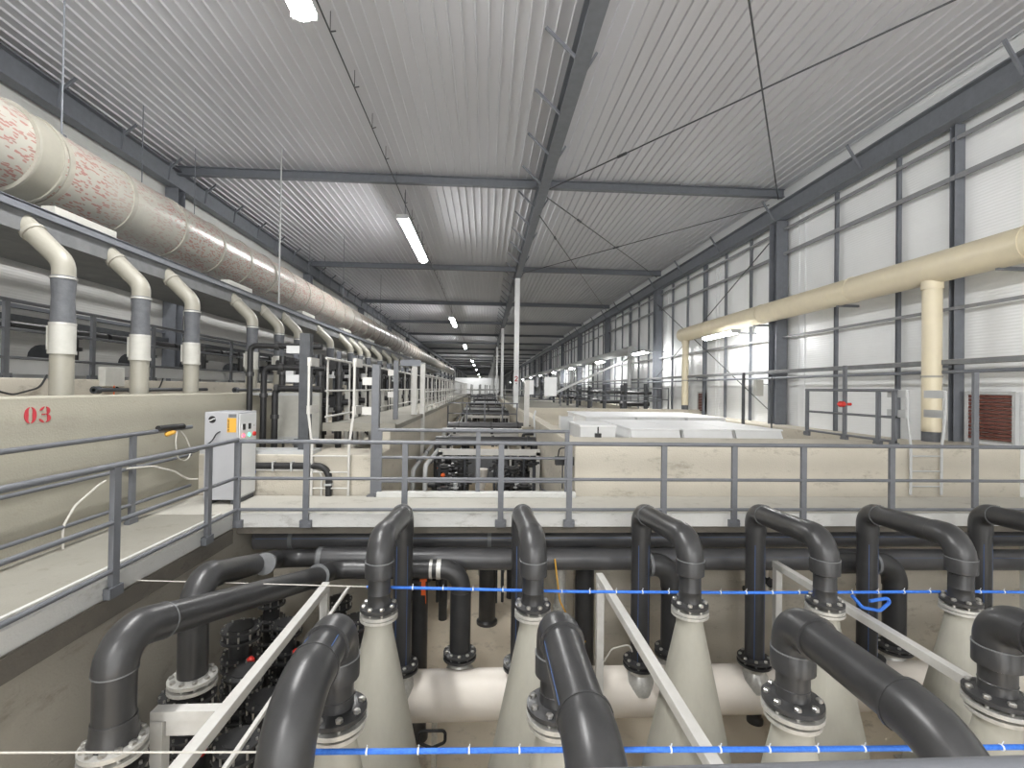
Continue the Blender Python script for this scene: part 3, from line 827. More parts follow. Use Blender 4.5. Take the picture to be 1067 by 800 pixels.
# slim black risers and pale board behind the cones
for x, y, z0, z1, r, lab in ((-0.93, 7.3, -3.4, -0.9, 0.12, 'black riser wrapped in straps behind the first far cone'),
                             (0.12, 11.0, -3.5, -1.75, 0.19, 'short black standpipe on the stained floor under the walkway'),
                             (1.62, 7.55, -3.5, -0.7, 0.15, 'black riser beside the slanted middle beam'),
                             (3.05, 7.6, -3.5, -0.7, 0.1, 'slim black riser behind the fourth arch'),
                             (4.45, 7.6, -3.5, -0.7, 0.1, 'slim black riser behind the fourth far cone')):
    e = empty('riser_pipe', (x, y, z0), lab, 'riser pipe', 'black risers')
    MB().cyl((x, y, z0), (x, y, z1), r, 20).build('pipe', 'hdpe', e)
    MB().lathe((x, y, z1 - 0.14), [(r, 0), (r * 1.5, 0.0), (r * 1.5, 0.05), (r * 1.1, 0.06), (r * 1.1, 0.1), (r * 1.5, 0.1), (r * 1.5, 0.14), (r, 0.14)], seg=20).build('flange', 'hdpe_fit', e)
    MB().lathe((x, y, z0), [(r, 0), (r * 1.25, 0), (r * 1.25, 0.06), (r, 0.1)], seg=20).build('foot_ring', 'hdpe_fit', e)
solo(MB().tube([(1.2, 7.4, -3.4), (1.2, 7.4, -0.62)], 0.09, 0, 18).cyl((1.2, 7.4, -1.6), (1.2, 7.4, -1.5), 0.11, 18), 'steel_riser', 'galv', 'shiny steel riser tube behind the second far arch', 'riser pipe')
solo(MB().tube([(1.05, 6.95, -0.62), (1.12, 6.9, -1.2), (1.35, 6.9, -1.65), (1.5, 6.9, -1.8)], 0.012, 0.2, 8), 'loose_cable', 'yellow', 'yellowish loose cable beside the shiny steel riser', 'cable')
solo(MB().tube([(1.62, 6.3, -1.75), (1.72, 6.25, -1.55), (1.95, 6.25, -1.5), (2.0, 6.3, -1.62)], 0.012, 0.08, 8), 'sample_hose', 'cord', 'thin pale hose looping to the third riser flange', 'hose')
for i, (x, y, z) in enumerate(((-0.86, 7.12, -0.98), (2.9, 2.75, -0.55))):
    b = MB()
    b.box2((x - 0.03, y - 0.004, z - 0.22), (x + 0.03, y + 0.004, z))
    b.box2((x - 0.05, y - 0.006, z - 0.02), (x + 0.05, y + 0.006, z + 0.02))
    b.bar((x + 0.02, y, z - 0.02), (x + 0.04, y, z - 0.34), 0.008, 0.02)
    solo(b, 'hanging_strap', 'orange', ('orange strap hanging on the black riser under the walkway', 'orange tag hanging below the near blue rope')[i], 'strap')

# white square beams
def white_beam(x, y0, y1, z, label, s=0.09, legs=True):
    e = empty('steel_beam', (x, y0, z), label, 'beam', 'white square beams in the pit')
    MB().bar((x, y0, z), (x, y1, z), s, s).build('tube', 'white', e, 0.006)
    if legs:
        MB().bar((x, y1 - 0.06, -3.5), (x, y1 - 0.06, z - s / 2), s, s).build('leg', 'white', e)
        MB().bar((x, y0 + 0.1, -3.5), (x, y0 + 0.1, z - s / 2), s, s).build('leg', 'white', e)
    return e
eb = white_beam(-1.93, 1.6, 6.1, -0.63, 'white square beam slanting past the black elbow on the cabinet side')
MB().bar((-2.46, 3.79, -0.64), (-1.97, 3.79, -0.64), 0.09, 0.07).build('cross_piece', 'white', eb)
MB().bar((-2.415, 3.79, -3.5), (-2.415, 3.79, -0.67), 0.09, 0.09).build('leg', 'white', eb)
MB().box2((-2.36, 3.77, -0.80), (-2.0, 3.81, -0.67)).build('gusset', 'white', eb)
white_beam(-1.66, 2.4, 6.1, -0.66, 'thin white rail beside the white square beam on the cabinet side', 0.035, False)
white_beam(1.52, 1.6, 6.2, -0.58, 'white square beam slanting between the second and third far cones')
white_beam(4.2, 1.6, 6.7, -0.62, 'white square beam slanting between the fourth and fifth far cones')

# ropes
def rope(pts, white_pts, label, name='blue_rope'):
    e = empty(name, pts[0], label, 'rope', 'blue ropes across the pit')
    MB().tube(pts, 0.016, 0.3, 8).build('line', 'blue', e)
    if white_pts: MB().tube(white_pts, 0.006, 0, 6).build('end_cord', 'cord', e)
    L = 0
    for a, b in zip(pts, pts[1:]):
        a, b = Vector(a), Vector(b)
        n = max(1, int((b - a).length / 0.28))
        for k in range(n):
            p = a + (b - a) * ((k + 0.5) / n)
            MB().cyl(p - Vector((0.005, 0, 0)), p + Vector((0.005, 0, 0)), 0.021, 8).bar(p + Vector((0, 0, 0.015)), p + Vector((0.004, -0.01, 0.045)), 0.005, 0.005).build('tie', 'tie', e)
rope([(-1.19, 5.06, -0.225), (1.0, 5.07, -0.30), (3.0, 5.07, -0.33), (5.4, 5.07, -0.34), (8.5, 5.06, -0.40)], [(-3.48, 5.06, -0.14), (-1.19, 5.06, -0.225)], 'blue rope with white cord end strung across behind the far cone tops')
rope([(-1.15, 2.98, -0.36), (0.4, 2.98, -0.39), (2.0, 2.98, -0.43), (4.2, 2.98, -0.47), (7.5, 2.98, -0.52)], [(-3.48, 2.98, -0.30), (-1.15, 2.98, -0.36)], 'blue rope with white cord end strung across the near cones')
solo(MB().tube([(-1.12, 2.98, -0.36), (-1.18, 2.95, -0.42), (-1.28, 2.95, -0.62), (-1.3, 2.98, -1.0)], 0.011, 0.1, 8), 'rope_tail', 'blue', 'blue rope tail hanging by the first near elbow', 'rope')
solo(MB().tube([(4.0, 5.0, -0.34), (4.1, 4.98, -0.46), (4.3, 4.98, -0.5), (4.5, 5.0, -0.36), (4.2, 5.0, -0.4)], 0.018, 0.08, 8), 'rope_knot', 'blue', 'knotted blue rope bundle beside the fourth far cone top', 'rope')
for i, (x, y, z) in enumerate(((1.98, 6.2, -1.3), (5.0, 6.2, -1.05))):
    e = empty('sample_valve', (x, y, z), ('small blue valve beside the third far cone', 'small blue valve beside the fifth far cone')[i], 'valve')
    MB().cyl((x, y - 0.05, z), (x, y + 0.2, z - 0.02), 0.02, 10).build('tube', 'galv', e)
    MB().lathe((x, y - 0.06, z), [(0.03, -0.03), (0.045, 0), (0.03, 0.04)], axis=(0, -1, 0), seg=12).build('knob', 'blueplastic', e)

for i, (x, y, z) in enumerate(((4.55, 8.05, -1.75), (4.9, 8.05, -1.6), (6.6, 8.05, -1.7))):
    e = empty('gauge_valve', (x, y, z), 'small valve with wheel on the wall behind the %s far arch' % ('fourth', 'fifth', 'sixth')[i], 'valve', 'small wall valves')
    MB().tube([(x, y, z + 0.5), (x, y, z), (x + 0.22, y, z), (x + 0.22, 8.25, z)], 0.025, 0.05, 10).build('pipe', 'manifold', e)
    MB().cyl((x - 0.05, y, z + 0.2), (x + 0.05, y, z + 0.2), 0.06, 12).build('body', 'darksteel', e)
    MB().lathe((x, y - 0.1, z + 0.2), [(0.02, -0.1), (0.02, 0), (0.075, 0.005), (0.075, 0.025), (0.02, 0.03)], axis=(0, -1, 0), seg=14).build('wheel', 'redplastic' if i == 0 else 'black', e)
    MB().box2((x + 0.19, 8.2, z - 0.06), (x + 0.25, 8.25, z + 0.06)).build('bracket', 'galv', e)
# ------------------------------------------------------------------ railings
def railing(label, a, b, ts, z0, zt, heights, group='grey tube railings', pw=0.08, foot=True, m='rail', r=0.03, post_m=None, side=(0, 0), name='railing', tall=None):
    """posts at distances ts along a-b, round rails at the given heights"""
    a, b = Vector((a[0], a[1], 0)), Vector((b[0], b[1], 0))
    d = (b - a).normalized()
    L = (b - a).length
    sd = Vector((d.y, -d.x, 0))
    R = Matrix((d, -sd, Vector((0, 0, 1)))).transposed()
    e = empty(name, (a.x, a.y, z0), label, 'railing', group)
    for t in ts:
        p = a + d * t
        zz = tall.get(t, zt) if tall else zt
        mb = MB()
        mb.box((p.x, p.y, (z0 + zz) / 2), (pw, pw * 0.55, zz - z0), R)
        if foot:
            q = p + sd * 0.0
            mb.box((q.x, q.y, z0 + 0.02), (pw * 2.0, pw * 0.75, 0.10), R)
            for s in (-1, 1):
                o = p + d * s * pw * 0.75 + sd * pw * 0.38
                mb.cyl(o, o + sd * 0.02, 0.014, 6) if False else mb.box((o.x, o.y, z0 + 0.02), (0.03, 0.03, 0.03), R)
        mb.build('post', post_m or m, e)
    for k, h in enumerate(heights):
        nm = 'top_rail' if k == 0 else ('toe_rail' if k == len(heights) - 1 and len(heights) > 2 else 'mid_rail')
        rr = r if k == 0 else r * 0.8
        MB().cyl((a.x, a.y, h), (b.x, b.y, h), rr, 10).build(nm, m, e)
    return e
railing('grey railing along the cross walkway in front of the pit', (-3.46, 6.97), (9.6, 6.97), [x + 3.46 for x in (-3.46, -2.51, -1.13, 0.25, 1.25, 2.66, 3.73, 4.8, 6.19, 7.53, 8.9)], -0.13, 1.04, (1.05, 0.53, 0.09), tall={7.53 + 3.46: 2.2})
railing('grey railing along the pit side of the walkway with the cabinet', (-3.46, 6.97), (-3.46, -0.5), [0.71, 2.24, 3.75, 5.3, 6.9], -0.13, 1.06, (1.07, 0.54, 0.09), pw=0.085)
railing('grey railing close against the wall with the red number', (-4.62, 7.85), (-4.62, -0.5), [1.25, 4.2, 7.2], 0.0, 1.16, (1.17, 0.73, 0.25), pw=0.08)
railing('grey railing over the channel on the far side of the cross walkway', (-1.78, 8.18), (1.46, 8.18), [0.03, 1.68, 3.2], 0.0, 1.11, (1.12, 0.66, 0.26), pw=0.075)
railing('grey railing right in front of the lens at the lower edge', (-4.5, 1.0), (9.0, 1.0), [0.5, 2.4, 4.3, 9.0, 11.0], 0.0, 1.0, (1.02, 0.5, 0.1))
e = railing('grey gate railing on the tank wall beside the cream drop pipe', (7.45, 10.75), (7.45, 8.3), [0.04, 1.2, 2.05, 2.41], 0.89, 1.9, (1.91, 1.42, 0.98), pw=0.08, tall={1.2: 2.42})
MB().lathe((7.28, 9.55, 1.62), [(0.0, 0), (0.06, 0.06), (0.06, 0.14), (0.03, 0.2), (0.03, 0.3)], axis=(1, 0, 0), seg=12).build('hooter', 'redplastic', e)['label'] = 'red horn on the railing post'

# ladders with flared hand loops
def ladder(label, x0, x1, y, zb, zt, top, m):
    e = empty('wall_ladder', (x0, y, zb), label, 'ladder', 'wall ladders')
    for x, s in ((x0, -1), (x1, 1)):
        MB().tube([(x, y, zb), (x, y, zt), (x + s * 0.07, y, zt + 0.55), (x + s * 0.07, y, top), (x + s * 0.07, y + 0.35, top)], 0.022, 0.06, 8).build('stile', m, e)
        MB().box2((x + s * 0.07 - 0.03, y, top - 0.12), (x + s * 0.07 + 0.03, y + 0.4, top + 0.02)).box2((x + s * 0.07 - 0.03, y, zt + 0.52), (x + s * 0.07 + 0.03, y + 0.4, zt + 0.66)).build('bracket', m, e)
    z = zb + 0.15
    while z < zt + 0.1:
        MB().cyl((x0, y, z), (x1, y, z), 0.014, 8).build('rung', m, e)
        z += 0.27
ladder('white ladder with tall hand rails on the cream block by the conduit', -2.88, -2.27, 8.22, -0.02, 0.85, 2.3, 'white')
ladder('pale grey ladder on the tank wall below the cream drop pipe', 7.62, 8.2, 8.18, 0.05, 0.9, 1.9, 'colpaint')

# ------------------------------------------------------------------ control cabinet
CX0, CX1, CY0, CY1, CT = -4.29, -3.79, 7.62, 8.22, 1.42
e = empty('control_cabinet', ((CX0 + CX1) / 2, (CY0 + CY1) / 2, 0), 'pale grey control cabinet with lit buttons standing at the walkway corner', 'cabinet')
body = MB().box2((CX0, CY0, 0.07), (CX1, CY1, CT)).build('body', 'cabinet', e, 0.012)
MB().box2((CX0 + 0.02, CY0 + 0.02, 0.0), (CX0 + 0.1, CY1 - 0.02, 0.08)).build('foot', 'darksteel', e)
MB().box2((CX1 - 0.1, CY0 + 0.02, 0.0), (CX1 - 0.02, CY1 - 0.02, 0.08)).build('foot', 'darksteel', e)
dr = MB().box2((CX1, CY0 + 0.03, 0.1), (CX1 + 0.012, CY1 - 0.03, CT - 0.03)).build('door', 'whiteplastic', e, 0.004)
FX = CX1 + 0.012
def disc(p, ax, r, t, nm, m, par):
    p, ax = Vector(p), Vector(ax)
    return MB().cyl(p, p + ax * t, r, 20).build(nm, m, par)
# round emblem: dark disc with a pale S-shaped sweep
ex, ez = CX0 + 0.115, CT - 0.115
em = disc((ex, CY0 + 0.002, ez), (0, -1, 0), 0.055, 0.006, 'emblem', 'black', e)
sw = MB()
pts = [(-0.05, -0.016), (-0.02, -0.012), (0.0, 0.0), (0.02, 0.012), (0.05, 0.016)]
for a, b in zip(pts, pts[1:]): sw.bar((ex + a[0], CY0 - 0.007, ez + a[1]), (ex + b[0], CY0 - 0.007, ez + b[1]), 0.004, 0.013)
sw.build('emblem_sweep', 'whiteplastic', em)
# yellow notice with dark characters, grey rating plate above
sx0, sx1 = CX1 - 0.16, CX1 - 0.025
sg = MB().box2((sx0, CY0 - 0.006, CT - 0.31), (sx1, CY0 + 0.002, CT - 0.09)).build('warning_notice', 'yellow', e)
ch = MB()
for k, (zz, strokes) in enumerate(((CT - 0.135, 4), (CT - 0.18, 3), (CT - 0.225, 4), (CT - 0.275, 3))):
    for q in range(strokes):
        ch.box2((sx0 + 0.012, CY0 - 0.009, zz - 0.016 + q * 0.011), (sx0 + 0.034 - (q % 2) * 0.008, CY0 - 0.005, zz - 0.011 + q * 0.011))
    ch.box2((sx0 + 0.020, CY0 - 0.009, zz - 0.018), (sx0 + 0.025, CY0 - 0.005, zz + 0.02))
ch.build('notice_lettering', 'black', sg)
MB().box2((sx0 + 0.02, CY0 - 0.006, CT - 0.08), (sx1, CY0 + 0.002, CT - 0.03)).build('rating_plate', 'hdpe_grey', e)
for k, y in enumerate((CY0 + 0.15, CY0 + 0.33)):
    pl = MB().box2((FX - 0.002, y - 0.055, CT - 0.30), (FX + 0.006, y + 0.055, CT - 0.18)).build('switch_plate', 'whiteplastic', e)
    MB().box2((FX, y - 0.045, CT - 0.28), (FX + 0.02, y + 0.02, CT - 0.19)).build('switch', 'black', pl)
disc((FX - 0.002, CY0 + 0.14, CT - 0.37), (1, 0, 0), 0.026, 0.015, 'red_light', 'led_red', e)
disc((FX - 0.002, CY0 + 0.33, CT - 0.37), (1, 0, 0), 0.026, 0.015, 'green_light', 'led_green', e)
disc((FX - 0.002, CY0 + 0.48, CT - 0.37), (1, 0, 0), 0.035, 0.03, 'stop_button', 'redplastic', e)
disc((FX - 0.002, CY0 + 0.48, CT - 0.23), (1, 0, 0), 0.015, 0.012, 'small_light', 'galv', e)
solo(MB().tube([(-4.05, CY0 - 0.01, 1.12), (-4.08, CY0 - 0.05, 1.10), (-4.14, CY0 - 0.06, 0.98), (-4.22, 7.3, 0.85), (-4.5, 7.2, 0.82)], 0.01, 0.08, 8), 'power_cord', 'black', 'dark cord looping out of the cabinet side', 'cord')
solo(MB().tube([(-3.79, 8.24, 0.5), (-3.82, 8.235, 0.3), (-3.95, 8.23, 0.03)], 0.012, 0.1, 8), 'thin_hose', 'blueplastic', 'thin blue hose beside the foot of the cabinet', 'hose')

# cords and hoses over the wall railing
solo(MB().tube([(-4.60, 5.55, 0.015), (-4.61, 5.55, 0.25), (-4.62, 5.72, 0.45), (-4.60, 6.02, 0.62), (-4.58, 6.1, 0.66)], 0.013, 0.2, 8), 'pale_hose', 'cord', 'pale hose bending up from the walkway beside the numbered wall', 'hose')
solo(MB().tube([(-4.60, 6.45, 0.745), (-4.5, 6.8, 0.72), (-4.45, 7.2, 0.58), (-4.42, 7.45, 0.42), (-4.35, 7.58, 0.40)], 0.013, 0.25, 8), 'pale_hose', 'cord', 'pale hose arching from the wall railing to the cabinet', 'hose')
e = empty('cable_reel_plug', (-4.58, 7.3, 1.2), 'yellow cable connector with white cord loop hanging on the wall railing', 'connector')
MB().tube([(-4.57, 7.42, 1.14), (-4.55, 7.36, 1.0), (-4.55, 7.4, 0.74), (-4.53, 7.6, 0.66), (-4.53, 7.72, 0.8), (-4.55, 7.6, 1.04), (-4.58, 7.5, 1.15)], 0.010, 0.12, 8).build('cord_loop', 'cord', e)
MB().lathe((-4.585, 7.18, 1.11), [(0.012, 0), (0.035, 0.03), (0.035, 0.14), (0.022, 0.2)], axis=(0.05, 1, 0.12), seg=12).build('plug', 'yellow', e)
MB().tube([(-4.6, 7.05, 1.21), (-4.59, 7.4, 1.205), (-4.59, 7.6, 1.2)], 0.042, 0.1, 10).build('cable_wrap', 'black', e)

# stencilled number on the wall
def stencil(strokes, y0, z0, h, label):
    e = empty('wall_number', (-4.745, y0, z0), label, 'number')
    for ch, (yo, polys) in enumerate(strokes):
        mb = MB()
        for poly in polys:
            n = len(poly) // 2
            for k in range(n - 1):
                q = [poly[k], poly[k + 1], poly[2 * n - 2 - k], poly[2 * n - 1 - k]]
                vs = [(-4.748, y0 + yo + a * h, z0 + b * h) for a, b in q] + [(-4.742, y0 + yo + a * h, z0 + b * h) for a, b in q]
                mb.add(vs, [(0, 1, 2, 3), (4, 5, 6, 7), (0, 1, 5, 4), (1, 2, 6, 5), (2, 3, 7, 6), (3, 0, 4, 7)])
        mb.build('digit', 'red', e)
def crescent(cx, cy, rx, ry, a0, a1, w0, w1, n=12):
    """arc whose stroke is w0 at its ends and w1 at its middle"""
    o, i = [], []
    for k in range(n + 1):
        a = math.radians(a0 + (a1 - a0) * k / n)
        wd = w0 + (w1 - w0) * math.sin(math.pi * k / n)
        o.append((cx + math.cos(a) * rx, cy + math.sin(a) * ry))
        i.append((cx + math.cos(a) * (rx - wd), cy + math.sin(a) * (ry - wd * 0.7)))
    return o + i[::-1]
zero = [crescent(0.3, 0.5, 0.3, 0.5, 100, 260, 0.05, 0.2), crescent(0.3, 0.5, 0.3, 0.5, -80, 80, 0.05, 0.2)]
three = [crescent(0.27, 0.73, 0.27, 0.27, -70, 75, 0.06, 0.17), crescent(0.27, 0.73, 0.26, 0.27, 95, 175, 0.06, 0.14),
         crescent(0.27, 0.27, 0.31, 0.28, -75, 72, 0.06, 0.18), crescent(0.27, 0.27, 0.29, 0.28, 185, 262, 0.06, 0.14),
         [(0.12, 0.55), (0.3, 0.55), (0.3, 0.47), (0.12, 0.47)]]
stencil([(0.0, [[(x * 1.32, y) for x, y in p] for p in zero]), (0.172, [[(x * 1.32, y) for x, y in p] for p in three])], 5.23, 1.41, 0.172, 'red stencilled number 03 on the cream wall')

# ------------------------------------------------------------------ cream duct over the side tanks
DX, DZ, DR = -6.5, 4.94, 0.585
e = empty('air_duct', (DX, 0, DZ), 'huge cream air duct with printed dashes hung under the ceiling', 'duct')
MB().tube([(DX, YBACK + 0.05, DZ), (DX, 93, DZ)], DR, 0, 48).build('shell', 'duct', e)
yy, k = -1.0, 0
while yy < 92:
    MB().cyl((DX, yy, DZ), (DX, yy + 0.09, DZ), DR + 0.018, 48).build('joint_band', 'band', e)
    yy += 1.4 if k % 3 else 1.25
    k += 1
MB().cyl((DX, 6.62, DZ), (DX, 6.98, DZ), DR + 0.03, 48).build('wide_collar', 'duct_plain', e)
MB().cyl((DX, 6.6, DZ), (DX, 6.64, DZ), DR + 0.05, 48).cyl((DX, 6.98, DZ), (DX, 7.02, DZ), DR + 0.05, 48).build('collar_rim', 'band', e)
yy, k = 2.3, 0
while yy < 90:
    MB().box2((-5.80, yy, 4.01), (-5.62, yy + 1.05, 4.14)).build('saddle', 'coupling', e, 0.01)
    yy += 4.25
    k += 1
for k, (y, x) in enumerate(((7.3, DX + 0.3), (13.9, DX + 0.64), (21.5, DX + 0.2), (29, DX + 0.2), (40, DX + 0.2))):
    e2 = empty('hanger_rod', (x, y, DZ), 'thin grey rod hanging the cream duct from the ceiling, %s along it' % nth(k), 'hanger rod', 'duct hanger rods')
    zb = 3.98 if k == 1 else DZ + 0.4
    MB().cyl((x, y, zb), (x, y, CZ), 0.022 if k == 1 else 0.012, 8).build('rod', 'colpaint' if k == 1 else 'steel', e2)
    MB().box2((x - 0.05, y - 0.03, zb - 0.02), (x + 0.05, y + 0.03, zb + 0.1)).build('lug', 'steel', e2)
solo(MB().box2((-5.6, YBACK, 3.90), (-5.54, 60, 4.0)).box2((-5.85, YBACK, 3.98), (-5.54, 60, 4.01)), 'duct_support_rail', 'steel', 'grey steel rail under the cream duct', 'support rail')
solo(MB().box2((-7.1, YBACK, 3.66), (-5.6, 60, 3.96)), 'flat_duct', 'hdpe_grey', 'flat grey duct in the shade under the round duct', 'duct')
solo(MB().ibeam((-9.5, YBACK, 4.62), (-9.5, YEND, 4.62), 0.25, 0.5, 0.03, 0.03), 'wall_girt', 'steel', 'deep grey rail across the off-white wall below the duct', 'wall rail')
solo(MB().bar((-9.68, YBACK, 3.4), (-9.68, YEND, 3.4), 0.08, 0.08), 'wall_girt', 'steel', 'slim grey rail across the off-white wall', 'wall rail')

drops = [4.8, 6.2, 7.53, 8.8, 11.0, 12.4, 13.65, 16.4, 18.8, 20.2, 21.6, 24, 26.5, 29, 32]
for i, y in enumerate(drops):
    x = -5.2
    hid = i == 0
    e = empty('duct_drop_pipe', (x, y, 0.9), 'cream drop pipe with grey sleeve under the duct' + (' beside the frame edge' if hid else ', %s one after the red number' % nth(i - 1) if i > 1 else ' above the red number'), 'drop pipe', 'drop pipes under the cream duct')
    zt = 1.0
    r = 0.118
    MB().cyl((x, y, 0.9), (x, y, 2.3), r, 24).build('lower_pipe', 'duct_plain', e)
    MB().cyl((x, y, 2.22), (x, y, 2.56), r + 0.012, 24).cyl((x, y, 2.19), (x, y, 2.23), r + 0.02, 24).box2((x - r - 0.05, y - 0.03, 2.24), (x - r + 0.02, y + 0.03, 2.54)).build('coupling', 'coupling', e)
    sl = MB().lathe((x, y, 2.52), [(r * 0.9, 0), (r + 0.012, 0.0), (r + 0.005, 0.1), (r - 0.006, 0.36), (r + 0.008, 0.62), (r * 0.9, 0.64)], seg=24).build('flexible_sleeve', 'sleeve', e)
    for z in (2.55, 3.11):
        MB().cyl((x, y, z), (x, y, z + 0.022), r + 0.016, 24).build('hose_clip', 'galv', sl)
    MB().tube([(x, y, 3.10), (x, y, 3.32), (x - 0.52, y - 0.02, 3.84)], r, 0.26, 24, closed_arc=8).build('elbow', 'duct_plain', e)
    MB().cyl((x - 0.34, y - 0.013, 3.66), (x - 0.37, y - 0.014, 3.69), r + 0.015, 24).build('joint_band', 'band', e)

# cream pipe along the white wall
def wall_duct(label, y0, y1, r, drops, x, z, m='yellowpipe'):
    e = empty('wall_pipe', (x, y0, z), label, 'pipe', 'pipes along the white panel wall')
    path = [(x, y0, z), (x, y1, z)]
    MB().tube(path, r, 0, 32).build('main_run', m, e)
    yy = y0 + 0.6
    while yy < y1:
        MB().cyl((x, yy, z), (x, yy + 0.05, z), r + 0.012, 32).build('joint_band', m, e)
        MB().box2((x - 0.05, yy + 0.5, z - r - 0.03), (9.66, yy + 0.56, z - r + 0.03)).build('bracket', 'steel', e)
        yy += 3.9
    for (y, zb, rd) in drops:
        MB().cyl((x - 0.02, y, zb + 0.2), (x - 0.02, y, z - r * 0.7), rd, 24).build('drop_leg', m, e)
        MB().cyl((x - 0.02, y, z - r - 0.12), (x - 0.02, y, z - r + 0.05), rd + 0.02, 24).build('joint_band', m, e)
        MB().cyl((x - 0.02, y, zb), (x - 0.02, y, zb + 0.2), rd * 0.98, 24).build('dark_foot', 'sleeve', e)
        MB().cyl((x - 0.02, y, zb + 1.3), (x - 0.02, y, zb + 1.34), rd + 0.015, 24).build('clip', 'band', e)
wall_duct('long cream pipe with two drops along the white panel wall', 3.0, 21.75, 0.31, [(9.3, 0.89, 0.165), (21.4, 1.0, 0.15)], 9.12, 4.42)
wall_duct('slimmer grey pipe continuing the cream pipe far along the white wall', 29.5, 110, 0.25, [(29.8, 0.8, 0.13), (50, 0.8, 0.13), (80, 0.2, 0.13)], 9.1, 4.35, 'colpaint')
# brown slatted openings
for i, (y0, y1, z0, z1) in enumerate(((8.3, 9.12, 0.98, 1.86), (20.7, 21.35, 0.95, 1.75))):
    e = empty('slatted_shutter', (9.72, y0, z0), ('brown slatted shutter beside the near cream drop pipe', 'narrow brown slatted shutter beside the far cream drop pipe')[i], 'shutter')
    b = MB()
    n = 12
    for k in range(n):
        z = z0 + (z1 - z0) * (k + 0.5) / n
        b.bar((9.73, y0, z), (9.73, y1, z), 0.05, (z1 - z0) / n * 0.75)
    b.build('slats', 'brick', e)
    MB().box2((9.68, y0 - 0.06, z0 - 0.05), (9.76, y0, z1 + 0.05)).box2((9.68, y1, z0 - 0.05), (9.76, y1 + 0.06, z1 + 0.05)).box2((9.68, y0, z1), (9.76, y1, z1 + 0.06)).build('frame', 'colpaint', e)
# ------------------------------------------------------------------ covered tank behind the long wall
def cover(a, b, skirt, label, tilt=0.0):
    e = empty('tank_cover', ((a[0] + b[0]) / 2, (a[1] + b[1]) / 2, a[2]), label, 'cover', 'white tank covers')
    x0, y0, z = a
    x1, y1 = b
    MB().add([(x0, y0, z), (x1, y0, z), (x1, y1, z + tilt), (x0, y1, z + tilt), (x0, y0, z + 0.04), (x1, y0, z + 0.04), (x1, y1, z + tilt + 0.04), (x0, y1, z + tilt + 0.04)],
             [(0, 1, 2, 3), (4, 5, 6, 7), (0, 1, 5, 4), (1, 2, 6, 5), (2, 3, 7, 6), (3, 0, 4, 7)]).build('lid', 'cover', e, 0.01)
    MB().add([(x0 + 0.03, y0 + 0.03, z), (x1 - 0.03, y0 + 0.03, z), (x1 - 0.03, y0 - 0.12, z - skirt), (x0 + 0.03, y0 - 0.12, z - skirt),
              (x0 + 0.03, y0 + 0.08, z), (x1 - 0.03, y0 + 0.08, z), (x1 - 0.03, y0 - 0.07, z - skirt), (x0 + 0.03, y0 - 0.07, z - skirt)],
             [(0, 1, 2, 3), (4, 5, 6, 7), (0, 1, 5, 4), (1, 2, 6, 5), (2, 3, 7, 6), (3, 0, 4, 7)]).build('front_skirt', 'whiteplastic', e)
    for x in (x0 + 0.06, x1 - 0.06):
        MB().box2((x - 0.03, y0 + 0.1, 0.25), (x + 0.03, y1 - 0.06, z)).build('side_panel', 'cover', e)
cover((3.35, 10.9, 0.93), (4.55, 14.0), 0.3, 'white tank cover nearest the pale column in the front row')
cover((4.58, 10.9, 0.93), (5.8, 14.0), 0.3, 'white tank cover in the middle of the front row')
cover((5.83, 10.9, 0.93), (7.0, 14.0), 0.3, 'white tank cover at the wall end of the front row')
cover((3.1, 14.7, 0.98), (4.7, 18.0), 0.3, 'white tank cover nearest the pale column in the back row')
cover((4.73, 14.7, 0.98), (6.3, 18.0), 0.3, 'white tank cover in the middle of the back row')
cover((6.33, 14.7, 0.98), (7.6, 18.0), 0.3, 'white tank cover at the wall end of the back row')
def bin_box(a, b, label, m='whiteplastic'):
    e = empty('tank_box', a, label, 'box', 'pale boxes on the tank')
    MB().box2(a, b).build('body', m, e, 0.02)
    MB().box2((a[0] - 0.02, a[1] - 0.02, b[2] - 0.03), (b[0] + 0.02, b[1] + 0.02, b[2] + 0.02)).build('lid', 'cover', e, 0.01)
bin_box((2.25, 11.2, 0.25), (3.1, 12.6, 0.99), 'big pale box between the white covers and the grey screen')
e = empty('grey_screen', (2.0, 12.0, 0.25), 'upright grey screen panel behind the tank wall top', 'screen')
MB().box2((1.98, 12.6, 0.25), (2.35, 12.64, 1.13)).build('panel', 'colpaint', e)
MB().box2((1.96, 12.58, 0.25), (2.0, 12.66, 1.15)).box2((2.33, 12.58, 0.25), (2.37, 12.66, 1.15)).build('frame', 'white', e)
e = empty('probe_stand', (2.2, 10.2, 0.89), 'small black probe on the tank wall behind the railing', 'probe')
MB().box2((2.22, 9.5, 0.89), (2.34, 9.58, 0.97)).build('base', 'black', e)
MB().cyl((2.28, 9.54, 0.97), (2.28, 9.54, 1.10), 0.014, 8).build('stem', 'black', e)
e = empty('pump_box', (1.42, 8.45, 0.3), 'small black box with rod on the channel wall by the railing', 'box')
MB().box2((1.25, 8.32, 0.52), (1.57, 8.46, 0.66)).build('box', 'black', e)
MB().cyl((1.38, 8.38, 0.1), (1.38, 8.38, 0.52), 0.012, 8).build('rod', 'darksteel', e)
MB().tube([(1.3, 8.4, 0.66), (1.32, 8.4, 0.8), (1.45, 8.42, 0.82), (1.5, 8.42, 0.66)], 0.012, 0.05, 8).build('cable', 'black', e)
